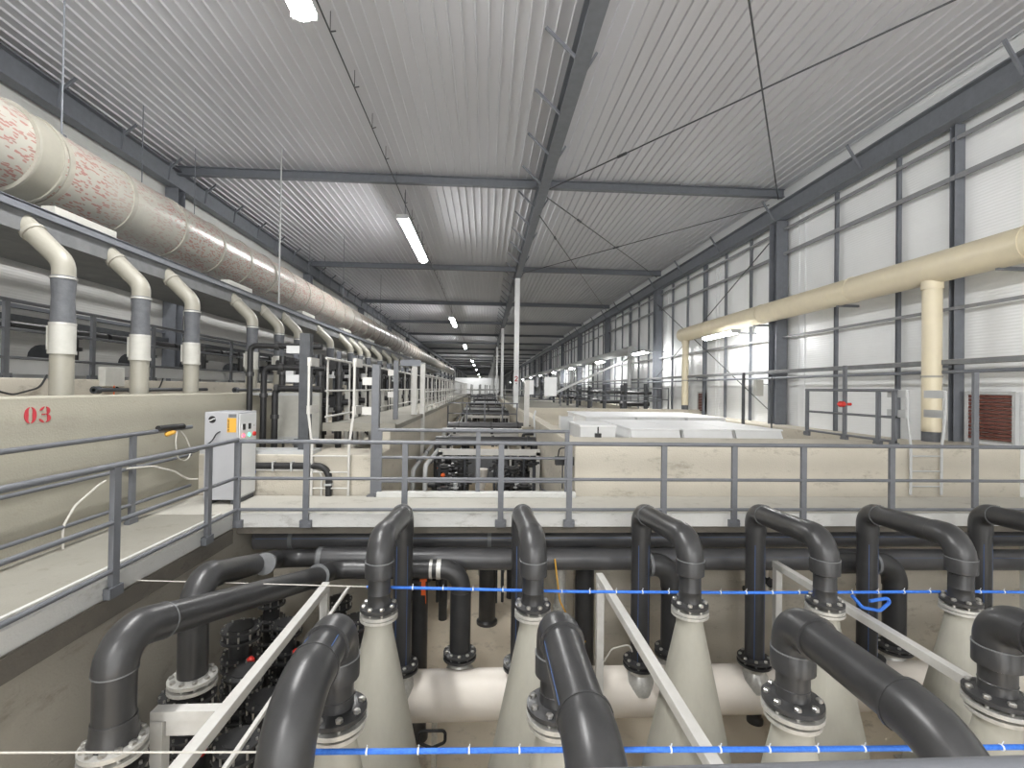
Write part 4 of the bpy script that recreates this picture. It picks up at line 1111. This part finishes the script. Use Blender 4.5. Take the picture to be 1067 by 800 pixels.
# poles and cable beside the wall
solo(MB().cyl((8.3, 15.0, 0.25), (8.3, 15.0, 2.45), 0.05, 10), 'cable_pole', 'darksteel', 'thin dark pole dropping from the cable tray by the heavy column', 'pole')
solo(MB().cyl((8.75, 14.2, 0.25), (8.75, 14.2, 2.3), 0.02, 8), 'cable_pole', 'darksteel', 'thinnest dark pole dropping from the cable tray', 'pole')
e = empty('junction_box', (8.8, 14.85, 1.9), 'cream junction box on the heavy column under the cable tray', 'junction box')
MB().box2((8.62, 14.85, 1.72), (8.88, 14.97, 2.24)).build('box', 'coupling', e, 0.01)
MB().tube([(8.88, 14.9, 2.1), (9.1, 14.9, 2.1), (9.1, 14.9, 1.0)], 0.02, 0.08, 8).build('cable', 'steel', e)
# boxes and bracing at the centre column
e = empty('panel_board', (1.95, 15.0, 1.8), 'white electrical panel board fixed to the pale column', 'panel board')
MB().box2((1.86, 14.98, 1.62), (2.25, 15.12, 2.22)).build('box', 'whiteplastic', e, 0.01)
MB().bar((1.74, 15.08, 1.75), (1.9, 15.08, 1.75), 0.05, 0.04).bar((1.74, 15.08, 2.1), (1.9, 15.08, 2.1), 0.05, 0.04).build('bracket', 'steel', e)
e = empty('panel_post', (1.25, 15.0, 0.9), 'white post carrying a white box before the pale column', 'panel post')
MB().box2((1.26, 15.3, 0.62), (1.42, 15.42, 2.12)).build('post', 'white', e, 0.005)
MB().box2((1.38, 15.32, 1.66), (1.56, 15.42, 2.12)).build('box', 'whiteplastic', e, 0.01)
MB().box2((1.2, 15.24, 0.55), (1.565, 15.5, 0.63)).box2((1.1, 15.24, -3.5), (1.565, 15.5, 0.56)).build('plinth', 'conc', e)
solo(MB().cyl((2.0, 16.0, 1.55), (9.2, 30.0, 3.9), 0.05, 10), 'brace_tube', 'colpaint', 'pale tube rising from the column foot toward the wall pipe', 'brace tube')
solo(MB().tube([(1.58, 14.9, 1.15), (1.5, 14.6, 0.98), (1.5, 14.3, 0.7), (1.52, 14.3, -0.6)], 0.03, 0.15, 8), 'conduit_drop', 'colpaint', 'pale conduit bending over the channel wall by the column', 'conduit')
# distant railing and dark frames behind the covers
railing('far dark railing beyond the white covers', (2.2, 24.0), (8.9, 24.0), [0, 1.6, 3.2, 4.8, 6.4], 1.0, 1.55, (1.55, 1.3), foot=False, pw=0.06, r=0.03)
railing('grey railing along the ledge at the white wall past the drop pipe', (8.8, 22.6), (8.8, 45), [0, 1.5, 3, 4.5, 6, 7.5, 9, 12, 15, 18, 22], 0.8, 1.95, (1.95, 1.4), foot=False, pw=0.08, r=0.035)
for i in range(7):
    Y = 25 + i * 4.4
    e = empty('standing_pipework', (8.2, Y, 0.3), 'dark pipe frame on the ledge side, %s down the hall past the white covers' % nth(i), 'pipe frame', 'dark pipe frames by the white wall')
    for x in (7.4, 8.5):
        MB().cyl((x, Y, -3.0), (x, Y, 2.2 - 0.06 * i), 0.11, 10).build('upright', 'darksteel', e)
    MB().cyl((7.2, Y, 1.7), (8.8, Y, 1.7), 0.09, 10).build('cross_pipe', 'hdpe', e)
    MB().cyl((7.2, Y + 0.3, 1.1), (8.8, Y + 0.3, 1.1), 0.12, 10).build('cross_pipe', 'hdpe', e)

# ------------------------------------------------------------------ cream block details
e = empty('conduit_pipe', (-4.0, 8.24, 0.5), 'black insulated conduit turning down the cream block wall', 'conduit')
MB().tube([(-4.6, 8.24, 0.50), (-2.60, 8.24, 0.50), (-2.60, 8.24, -0.02)], 0.055, 0.2, 12, closed_arc=8).build('pipe', 'black', e)
MB().tube([(-4.6, 8.235, 0.43), (-2.72, 8.235, 0.43), (-2.72, 8.235, -0.02)], 0.016, 0.14, 8).build('small_tube', 'white', e)
for x in (-3.5, -3.2, -2.9):
    MB().box2((x - 0.012, 8.17, 0.42), (x + 0.012, 8.3, 0.57)).build('clip', 'colpaint', e)
MB().box2((-2.66, 8.17, 0.18), (-2.54, 8.3, 0.21)).build('clip', 'colpaint', e)
solo(MB().box2((-4.75, 8.32, 0.68), (-2.9, 8.75, 0.74)), 'block_capping', 'colpaint', 'pale capping strip on top of the cream block', 'capping')
# frame posts of the raised walkway
for (x, y, z0, z1, s, m, lab) in ((-1.84, 8.24, 0.0, 2.22, 0.12, 'rail', 'tall grey post at the channel corner of the cream block'),
                                  (-3.12, 8.55, 0.68, 2.75, 0.17, 'darksteel', 'tall dark post on the cream block beside the white ladder'),
                                  (-2.05, 11.2, 1.0, 2.45, 0.10, 'rail', 'grey post on the raised walkway behind the block corner'),
                                  (-1.92, 13.2, -0.2, 2.5, 0.13, 'white', 'nearer white post of the pair at the raised walkway edge'),
                                  (-1.75, 13.6, -0.2, 2.5, 0.13, 'white', 'farther white post of the pair at the raised walkway edge')):
    e = empty('frame_post', (x, y, z0), lab, 'post')
    MB().box2((x - s / 2, y - s / 2, z0), (x + s / 2, y + s / 2, z1)).build('shaft', m, e)
    MB().box2((x - s, y - s * 0.6, z0), (x + s, y + s * 0.6, z0 + 0.02)).build('base_plate', m, e)
    if m != 'white':
        MB().box2((x - s * 1.8, y - s * 0.5, z1 - 0.35), (x - s / 2, y + s * 0.4, z1 - 0.22)).box2((x - s * 1.8, y - s * 0.5, z1 - 0.85), (x - s / 2, y + s * 0.4, z1 - 0.72)).build('bracket', 'white' if x > -3 else 'colpaint', e)
solo(MB().bar((-1.95, 11.2, 2.4), (-1.5, 11.2, 2.4), 0.1, 0.14), 'gate_crosspiece', 'steel', 'grey cross piece over the raised walkway gate', 'cross piece')
solo(MB().box2((-3.1, 9.4, 1.0), (-1.72, 60, 1.1)).box2((-3.1, 9.38, 0.98), (-1.72, 9.46, 1.14)), 'floor_walkway_raised', 'conc_deck', 'raised pale walkway along the channel wall', 'walkway', kind='structure')
railing('white top railing on the filter side of the raised walkway', (-3.05, 9.4), (-3.05, 48), [0.1 + 1.5 * k for k in range(26)], 1.1, 2.36, (2.38, 1.75, 1.25), foot=False, pw=0.05, m='white', r=0.026, group='white railings on the raised walkway')
railing('white top railing on the channel side of the raised walkway', (-1.8, 13.8), (-1.8, 48), [0.1 + 1.3 * k for k in range(27)], 1.1, 2.2, (2.22, 1.7, 1.25), foot=False, pw=0.06, m='white', r=0.026, group='white railings on the raised walkway')

# nested black pipes behind the cabinet
for i, (x0, z, xe, y) in enumerate(((-4.64, 2.62, -3.25, 9.75), (-4.46, 2.2, -3.25, 9.95), (-4.15, 1.78, -3.25, 9.75))):
    e = empty('bent_pipe', (x0, y, 0.68), 'black square-bent pipe behind the cabinet, %s of three from outside' % ('largest' if i == 0 else 'middle' if i == 1 else 'smallest'), 'bent pipe', 'nested black pipes')
    MB().tube([(x0, y, 0.35), (x0, y, z), (xe, y, z)], 0.06 if i else 0.055, 0.12, 12).build('pipe', 'black', e)
    for q in (0.3, 0.9):
        MB().cyl((xe - q, y, z), (xe - q + 0.08, y, z), 0.085, 12).build('union', 'hdpe_fit', e)
    MB().cyl((x0, y, z - 0.6), (x0, y, z - 0.52), 0.08, 12).build('union', 'hdpe_fit', e)
bx = [(-4.55, 10.3, 0.5, 1.45, 0.95, 0.12), (-3.32, 9.3, 0.7, 1.55, 0.16, 0.14), (-3.0, 9.5, 0.75, 1.7, 0.2, 0.16)]
e = empty('cream_tank', (-4.2, 10.6, 0.5), 'cream tank side panel behind the nested black pipes', 'tank')
MB().box2((-4.45, 10.4, 0.72), (-3.5, 10.55, 1.70)).build('panel', 'coupling', e, 0.01)
MB().box2((-4.42, 10.37, 0.70), (-3.5, 10.42, 0.76)).build('rim', 'colpaint', e)
MB().box2((-4.0, 10.35, 0.3), (-3.9, 10.45, 0.72)).build('leg', 'darksteel', e)

# rows of filters and pipework stretching away on the cabinet side
def filter_bank(Y, i):
    e = empty('filter_bank', (-4.2, Y, 0.35), 'black filter pipework bank beside the raised walkway, %s down the hall' % nth(i), 'filter bank', 'black filter banks')
    rnd = random.Random(100 + i)
    for k, x in enumerate((-4.9, -4.45, -4.0, -3.55)):
        h = (2.55, 2.3, 2.6, 2.45)[(k + i) % 4]
        MB().cyl((x, Y, 0.35), (x, Y, h), 0.075, 10).build('riser', 'hdpe', e)
        for z in (0.8, 1.25, 1.7, 2.1):
            MB().cyl((x, Y, z), (x, Y, z + 0.09), 0.125, 10).build('union', 'hdpe_fit', e)
    for z in (1.45, 2.38):
        MB().cyl((-5.1, Y + 0.15, z), (-3.3, Y + 0.15, z), 0.08, 10).build('header', 'hdpe', e)
        for k in range(3):
            x = -4.7 + 0.5 * k
            MB().box2((x - 0.07, Y + 0.0, z - 0.13), (x + 0.07, Y + 0.22, z + 0.13)).build('valve', 'black', e)
            if k == i % 3:
                MB().box2((x - 0.09, Y - 0.08, z - 0.32), (x + 0.09, Y + 0.04, z - 0.14)).build('actuator', 'whiteplastic', e)
    for x in (-3.42, -3.2):
        MB().box2((x - 0.045, Y + 0.2, 0.35), (x + 0.045, Y + 0.29, 1.75)).build('stand', 'coupling', e)
    for x in (-4.7, -4.25, -3.8):
        MB().tube([(x, Y + 0.7, 0.35), (x, Y + 0.7, 2.05 + 0.15 * ((i + 1) % 3)), (x + 0.3, Y + 0.7, 2.05 + 0.15 * ((i + 1) % 3))], 0.06, 0.08, 8).build('riser', 'black', e)
    for x in (-4.75, -3.7):
        MB().box2((x - 0.05, Y + 0.42, 0.35), (x + 0.05, Y + 0.52, 2.72)).build('frame_post', 'steel', e)
Y, i = 11.9, 0
while Y < 52:
    filter_bank(Y, i)
    Y += 1.55 if i < 12 else 2.4
    i += 1

# side aisle: railing, pale trunking, machines
railing('grey railing of the side aisle seen between the drop pipes', (-6.95, -1), (-6.95, 45), [0.6 + 1.55 * k for k in range(29)], 1.9, 3.02, (3.04, 2.62, 2.2), foot=True, pw=0.08, r=0.03)
solo(MB().box2((-7.2, YBACK, 1.98), (-7.1, 60, 2.2)).box2((-7.12, YBACK, 1.96), (-7.08, 60, 2.0)), 'trunking', 'whiteplastic', 'long pale trunking behind the side aisle railing', 'trunking')
solo(MB().bar((-9.6, YBACK, 3.15), (-9.6, 60, 3.15), 0.1, 0.12), 'aisle_pipe', 'darksteel', 'dark pipe along the off-white wall of the side aisle', 'pipe')
for i in range(12):
    Y = 3.2 + i * 2.3
    e = empty('pump_unit', (-8.6, Y, 1.88), 'dark pump unit in the side aisle, %s along behind the drop pipes' % nth(i), 'pump unit', 'pump units in the side aisle')
    MB().box2((-8.95, Y - 0.5, 1.88), (-8.25, Y + 0.5, 2.05)).build('plinth', 'colpaint', e)
    MB().lathe((-8.6, Y - 0.35, 2.32), [(0.1, 0), (0.24, 0.02), (0.26, 0.2), (0.22, 0.5), (0.1, 0.62)], axis=(0, 1, 0), seg=16).build('motor', 'darksteel', e)
    MB().cyl((-8.6, Y + 0.4, 2.05), (-8.6, Y + 0.4, 2.9), 0.1, 12).build('pipe', 'hdpe', e)
    MB().cyl((-8.3, Y - 0.2, 2.05), (-8.3, Y - 0.2, 2.95), 0.09, 12).build('pipe', 'hdpe', e)
    for z in (2.5, 2.75):
        MB().cyl((-8.6, Y + 0.4, z), (-8.6, Y + 0.4, z + 0.07), 0.16, 12).build('flange', 'hdpe_fit', e)
    MB().cyl((-8.5, Y - 1.1, 2.85), (-8.5, Y + 1.1, 2.85), 0.09, 12).build('header', 'hdpe', e)
for i, (y0, y1, zl) in enumerate(((3.9, 5.0, 2.0), (5.2, 6.2, 1.72), (6.5, 7.6, 1.76), (8.8, 10.2, 1.74))):
    solo(MB().tube([(-6.58, y0, 1.95), (-6.55, y0 + 0.15, zl), (-6.55, (y0 + y1) / 2, zl - 0.1), (-6.55, y1 - 0.15, zl), (-6.58, y1, 1.95)] if i else [(-6.58, 5.0, 2.6), (-6.56, 4.9, 2.2), (-6.56, 4.7, 1.7), (-6.56, 4.5, 1.6)], 0.014, 0.25, 8),
         'slack_cable', 'black', ('black cable hanging down the side aisle wall near the red number', 'slack black cable after the first drop pipe', 'slack black cable after the second drop pipe', 'slack black cable after the third drop pipe')[i], 'cable')
e = empty('wall_outlet_box', (-6.5, 9.6, 1.9), 'cream box on the side aisle wall beyond the second drop pipe', 'box')
MB().box2((-6.62, 8.6, 1.78), (-6.5, 9.05, 2.12)).build('box', 'coupling', e, 0.01)
MB().tube([(-6.5, 8.8, 1.8), (-6.5, 8.8, 1.4)], 0.01, 0, 6).build('cable', 'orange', e)
for i, (y0, y1) in enumerate(((7.2, 10.0), (9.6, 11.2))):
    solo(MB().cyl((-5.6 + 0.75 * i, y0, 1.74), (-5.6 + 0.75 * i, y1, 1.74), 0.03, 10).cyl((-5.6 + 0.75 * i, y0, 1.74), (-5.6 + 0.75 * i, y0 + 0.1, 1.74), 0.055, 10), 'level_rod', 'darksteel', ('dark rod lying above the numbered wall top behind the second drop pipe', 'dark rod lying above the numbered wall top near the cabinet')[i], 'rod')
solo(MB().bar((-4.72, 10.1, 1.66), (-3.4, 10.1, 1.66), 0.08, 0.05).bar((-4.72, 10.1, 1.66), (-4.72, 11.6, 1.66), 0.06, 0.05), 'frame_bar', 'colpaint', 'pale bar joining the numbered wall to the dark post', 'bar')
# ------------------------------------------------------------------ sunken channel down the middle
def channel_bay(Y0, i, far=False):
    w = nth(i)
    # lateral header pipes
    for k, (dy, z, r, m) in enumerate(((4.9, 0.36, 0.13, 'hdpe'), (7.0, 0.46, 0.09, 'colpaint'), (9.5, 0.42, 0.14, 'hdpe_sheen'))):
        e = empty('cross_pipe', (0, Y0 + dy, z), 'grey-black cross pipe over channel bay %s, %s from its walkway' % (w, nth(k)), 'cross pipe', 'cross pipes over the channel')
        MB().cyl((-1.35, Y0 + dy, z), (1.45, Y0 + dy, z), r, 16).build('pipe', m, e)
        for x in (-1.0, 0.2, 1.2):
            MB().cyl((x, Y0 + dy, z), (x + 0.08, Y0 + dy, z), r * 1.25, 16).build('coupling', 'hdpe_fit', e)
        for x in (-1.3, 1.4):
            MB().cyl((x, Y0 + dy, -3.5), (x, Y0 + dy, z), r * 0.8, 12).build('leg', m, e)
    # white cross beams
    for k, (dy, z) in enumerate(((4.3, 0.13), (8.4, 0.2))):
        e = empty('cross_beam', (0, Y0 + dy, z), 'white beam across channel bay %s, %s from its walkway' % (w, nth(k)), 'beam', 'white beams across the channel')
        MB().box2((-1.2, Y0 + dy - 0.05, z - 0.08), (1.5, Y0 + dy + 0.05, z + 0.08)).build('bar', 'white', e)
        for x in (-1.15, 1.45):
            MB().box2((x - 0.05, Y0 + dy - 0.05, -3.5), (x + 0.05, Y0 + dy + 0.05, z)).build('leg', 'white', e)
    # pipes along the channel wall
    for k, x in enumerate((-1.55, -1.28)):
        e = empty('side_pipe', (x, Y0 + 1, 0.1), 'pale grey pipe along the channel wall of bay %s, %s from the wall' % (w, nth(k)), 'side pipe', 'grey pipes along the channel wall')
        MB().tube([(x, Y0 + 2.0, -0.6), (x, Y0 + 2.0, 0.02 + 0.1 * k), (x, Y0 + 6.2, 0.12), (x + 0.5, Y0 + 6.3, 0.12)], 0.05, 0.15, 12).build('pipe', 'colpaint', e)
        for y in (3.0, 4.4):
            MB().cyl((x, Y0 + y, 0.08), (x, Y0 + y + 0.08, 0.08), 0.07, 12).build('union', 'hdpe_grey', e)
    # valve clusters
    spots = [(-1.0, 3.6), (-0.62, 4.6), (-1.05, 5.6), (0.72, 3.7), (1.12, 4.7), (0.8, 5.7), (-0.6, 7.9), (0.7, 7.9), (-0.9, 2.6), (0.95, 2.7)]
    for k, (x, dy) in enumerate(spots if not far else spots[2:8:2]):
        z = (-0.1, -0.15, -0.05, -0.15, -0.1, -0.12, 0.1, 0.05, -0.45, -0.4)[k]
        e = empty('valve_cluster', (x, Y0 + dy, -3.5), 'black valve cluster in channel bay %s, %s counted outward' % (w, nth(k)), 'valve cluster', 'black valve clusters in the channel')
        y = Y0 + dy
        MB().cyl((x, y, -3.5), (x, y, z), 0.10, 12).build('standpipe', 'hdpe', e)
        for q in range(4):
            zz = z - 0.05 - q * 0.3
            MB().lathe((x, y, zz - 0.1), [(0.1, 0), (0.19, 0), (0.19, 0.04), (0.13, 0.05), (0.13, 0.08), (0.19, 0.09), (0.19, 0.12), (0.1, 0.12)], seg=12).build('flange', 'hdpe_fit', e)
        MB().cyl((x - 0.4, y, z - 0.5), (x + 0.4, y, z - 0.5), 0.08, 12).build('branch', 'hdpe', e)
        MB().cyl((x - 0.3, y, z - 0.5), (x - 0.22, y, z - 0.5), 0.15, 12).cyl((x + 0.22, y, z - 0.5), (x + 0.3, y, z - 0.5), 0.15, 12).build('flange', 'hdpe_fit', e)
        MB().cyl((x, y - 0.1, z - 0.2), (x, y - 0.32, z - 0.2), 0.02, 8).build('stem', 'galv', e)
        MB().lathe((x, y - 0.32, z - 0.2), [(0.02, 0), (0.05, 0.01), (0.05, 0.03), (0.02, 0.04)], axis=(0, -1, 0), seg=12).build('hand_wheel', 'orange' if k == 0 else 'black', e)
    if far: return
    e = empty('settling_cone', (-0.05, Y0 + 5.2, -3.5), 'cream funnel cone in channel bay %s' % w, 'funnel cone')
    y = Y0 + 5.2
    MB().lathe((-0.05, y, -1.15), [(0.06, 0), (0.075, 0.06), (0.17, 0.62), (0.17, 0.68), (0.15, 0.68)], seg=20).build('funnel', 'manifold', e)
    MB().lathe((-0.05, y, -1.9), [(0.16, 0), (0.07, 0.45), (0.06, 0.76)], seg=20).build('lower_cone', 'manifold', e)
    MB().cyl((-0.05, y, -3.5), (-0.05, y, -1.88), 0.07, 10).build('stand', 'white', e)
    e = empty('back_screen', (0, Y0 + 6.9, -1.6), 'grey screen wall behind the funnel of channel bay %s' % w, 'screen')
    MB().box2((-1.2, Y0 + 6.9, -1.2), (1.2, Y0 + 6.94, -0.35)).build('panel', 'hdpe_grey', e)
    MB().box2((-1.2, Y0 + 6.88, -3.5), (-1.12, Y0 + 6.96, -0.3)).box2((1.12, Y0 + 6.88, -3.5), (1.2, Y0 + 6.96, -0.3)).build('frame', 'white', e)
    for k, x in enumerate((1.2, 1.35)):
        e = empty('slim_conduit', (x, Y0 + 3.2, -3.5), 'slim dark conduit hooked over the column-side channel wall of bay %s, %s' % (w, nth(k)), 'conduit', 'hooked conduits on the channel wall')
        MB().tube([(x, Y0 + 6.2 + k * 1.6, -3.3), (x, Y0 + 6.2 + k * 1.6, 0.45 + 0.1 * k), (x + 0.35 - k * .13, Y0 + 6.2 + k * 1.6, 0.45 + 0.1 * k)], 0.05, 0.08, 8).build('pipe', 'black', e)
    for k in range(4):
        solo(MB().tube([(1.5 - 0.03 * k, Y0 + 1.2 + k * 0.3, -0.3 - 0.2 * k), (1.52, Y0 + 4, -0.8 - 0.3 * k), (1.52, Y0 + 8, -0.45 - 0.2 * k)], 0.016, 0.6, 6), 'wall_cable', 'steel', 'dark cable running down the channel wall of bay %s, %s from the top' % (w, nth(k)), 'cable', 'cables on the channel wall')
channel_bay(8.6, 0)
# small dark fittings that crowd the near channel bay
for k in range(26):
    rnd = random.Random(500 + k)
    x = (-1.15, -0.95, -0.7, -0.45, 0.35, 0.55, 0.8, 1.05, 1.25)[k % 9] + rnd.uniform(-0.06, 0.06)
    y = 12.0 + 0.75 * (k // 9) * 1.3 + rnd.uniform(-0.1, 0.1)
    z = 0.02 - 0.28 * ((k * 5) % 4) + rnd.uniform(-0.08, 0.05)
    e = empty('pipe_fitting', (x, y, -3.5), 'small dark fitting in the near channel, %s from the white cross beam' % nth(k), 'pipe fitting', 'small fittings in the near channel')
    MB().cyl((x, y, -3.5), (x, y, z), 0.035, 8).build('standpipe', 'white' if k % 7 == 3 else 'darksteel', e)
    MB().lathe((x, y, z - 0.08), [(0.05, 0), (0.09, 0.01), (0.09, 0.05), (0.05, 0.06), (0.06, 0.14), (0.02, 0.16)], seg=10).build('cap', ('black', 'hdpe_fit', 'colpaint', 'hdpe')[k % 4], e)
    MB().cyl((x - 0.14, y, z - 0.02), (x + 0.14, y, z - 0.02), 0.03, 8).build('handle', ('galv', 'black', 'blueplastic', 'black', 'orange')[k % 5] if k in (3, 9, 12) else 'black', e)

for j, Y in enumerate((23.0, 38.0, 53.0)):
    solo(MB().box2((-2.0, Y, -0.12), (1.9, Y + 1.1, 0.02)).box2((-2.0, Y - 0.05, -0.14), (1.9, Y, 0.04)), 'floor_crossing', 'fascia', 'far walkway crossing the channel, %s beyond the near one' % nth(j), 'walkway', kind='structure')
    railing('far grey railing on the %s channel crossing' % nth(j), (-1.75, Y + 0.02), (1.6, Y + 0.02), [0.0, 0.9, 1.75, 2.6, 3.3], -0.1, 1.1, (1.12, 0.62, 0.15), foot=False, pw=0.07, r=0.03)
    channel_bay(Y + 1.5, j + 1, far=True)
for k, (a, b, lab) in enumerate((((1.57, 21.5, -3.5), (1.85, 60, 0.8), 'cream channel wall beyond the pale column'), ((-2.0, 21.5, -3.5), (-1.78, 60, 1.0), 'cream channel wall far along the raised walkway'))):
    solo(MB().box2(a, b), 'wall_channel_far', 'conc', lab, 'wall', kind='structure')
solo(MB().box2((1.85, 21.5, -0.5), (8.9, 60, 0.4)), 'floor_far_tank', 'conc_deck', 'floor of the far tanks', 'floor', kind='structure')
solo(MB().box2((LX, 60, -3.5), (RX, YEND, 0.1)), 'floor_far_hall', 'conc_deck', 'floor of the far end of the hall', 'floor', kind='structure')
solo(MB().box2((-7.5, 120, 0.1), (3.4, 120.2, 4.3)), 'wall_partition', 'panel', 'white partition far down the hall', 'wall', kind='structure')
for j, (x, y) in enumerate(((-1.2, 62), (0.6, 66), (-0.3, 74), (1.4, 80), (-2.4, 70), (2.4, 90), (3.6, 72), (5.5, 68), (-3.9, 66), (-4.6, 80))):  # far frames in pale paint, the haze of the distance put into their colour
    e = empty('far_pipe_frame', (x, y, 0.1), 'tiny pale pipe frame far down the hall, %s in depth order' % nth(j), 'pipe frame', 'far pipe frames')
    for dx in (-0.6, 0.6):
        MB().cyl((x + dx, y, 0.1), (x + dx, y, 2.3), 0.08, 8).build('upright', 'colpaint', e)
    MB().cyl((x - 0.9, y, 1.6), (x + 0.9, y, 1.6), 0.09, 8).build('cross_pipe', 'colpaint', e)
    MB().cyl((x - 0.9, y, 0.8), (x + 0.9, y, 0.8), 0.12, 8).build('cross_pipe', 'hdpe_grey', e)
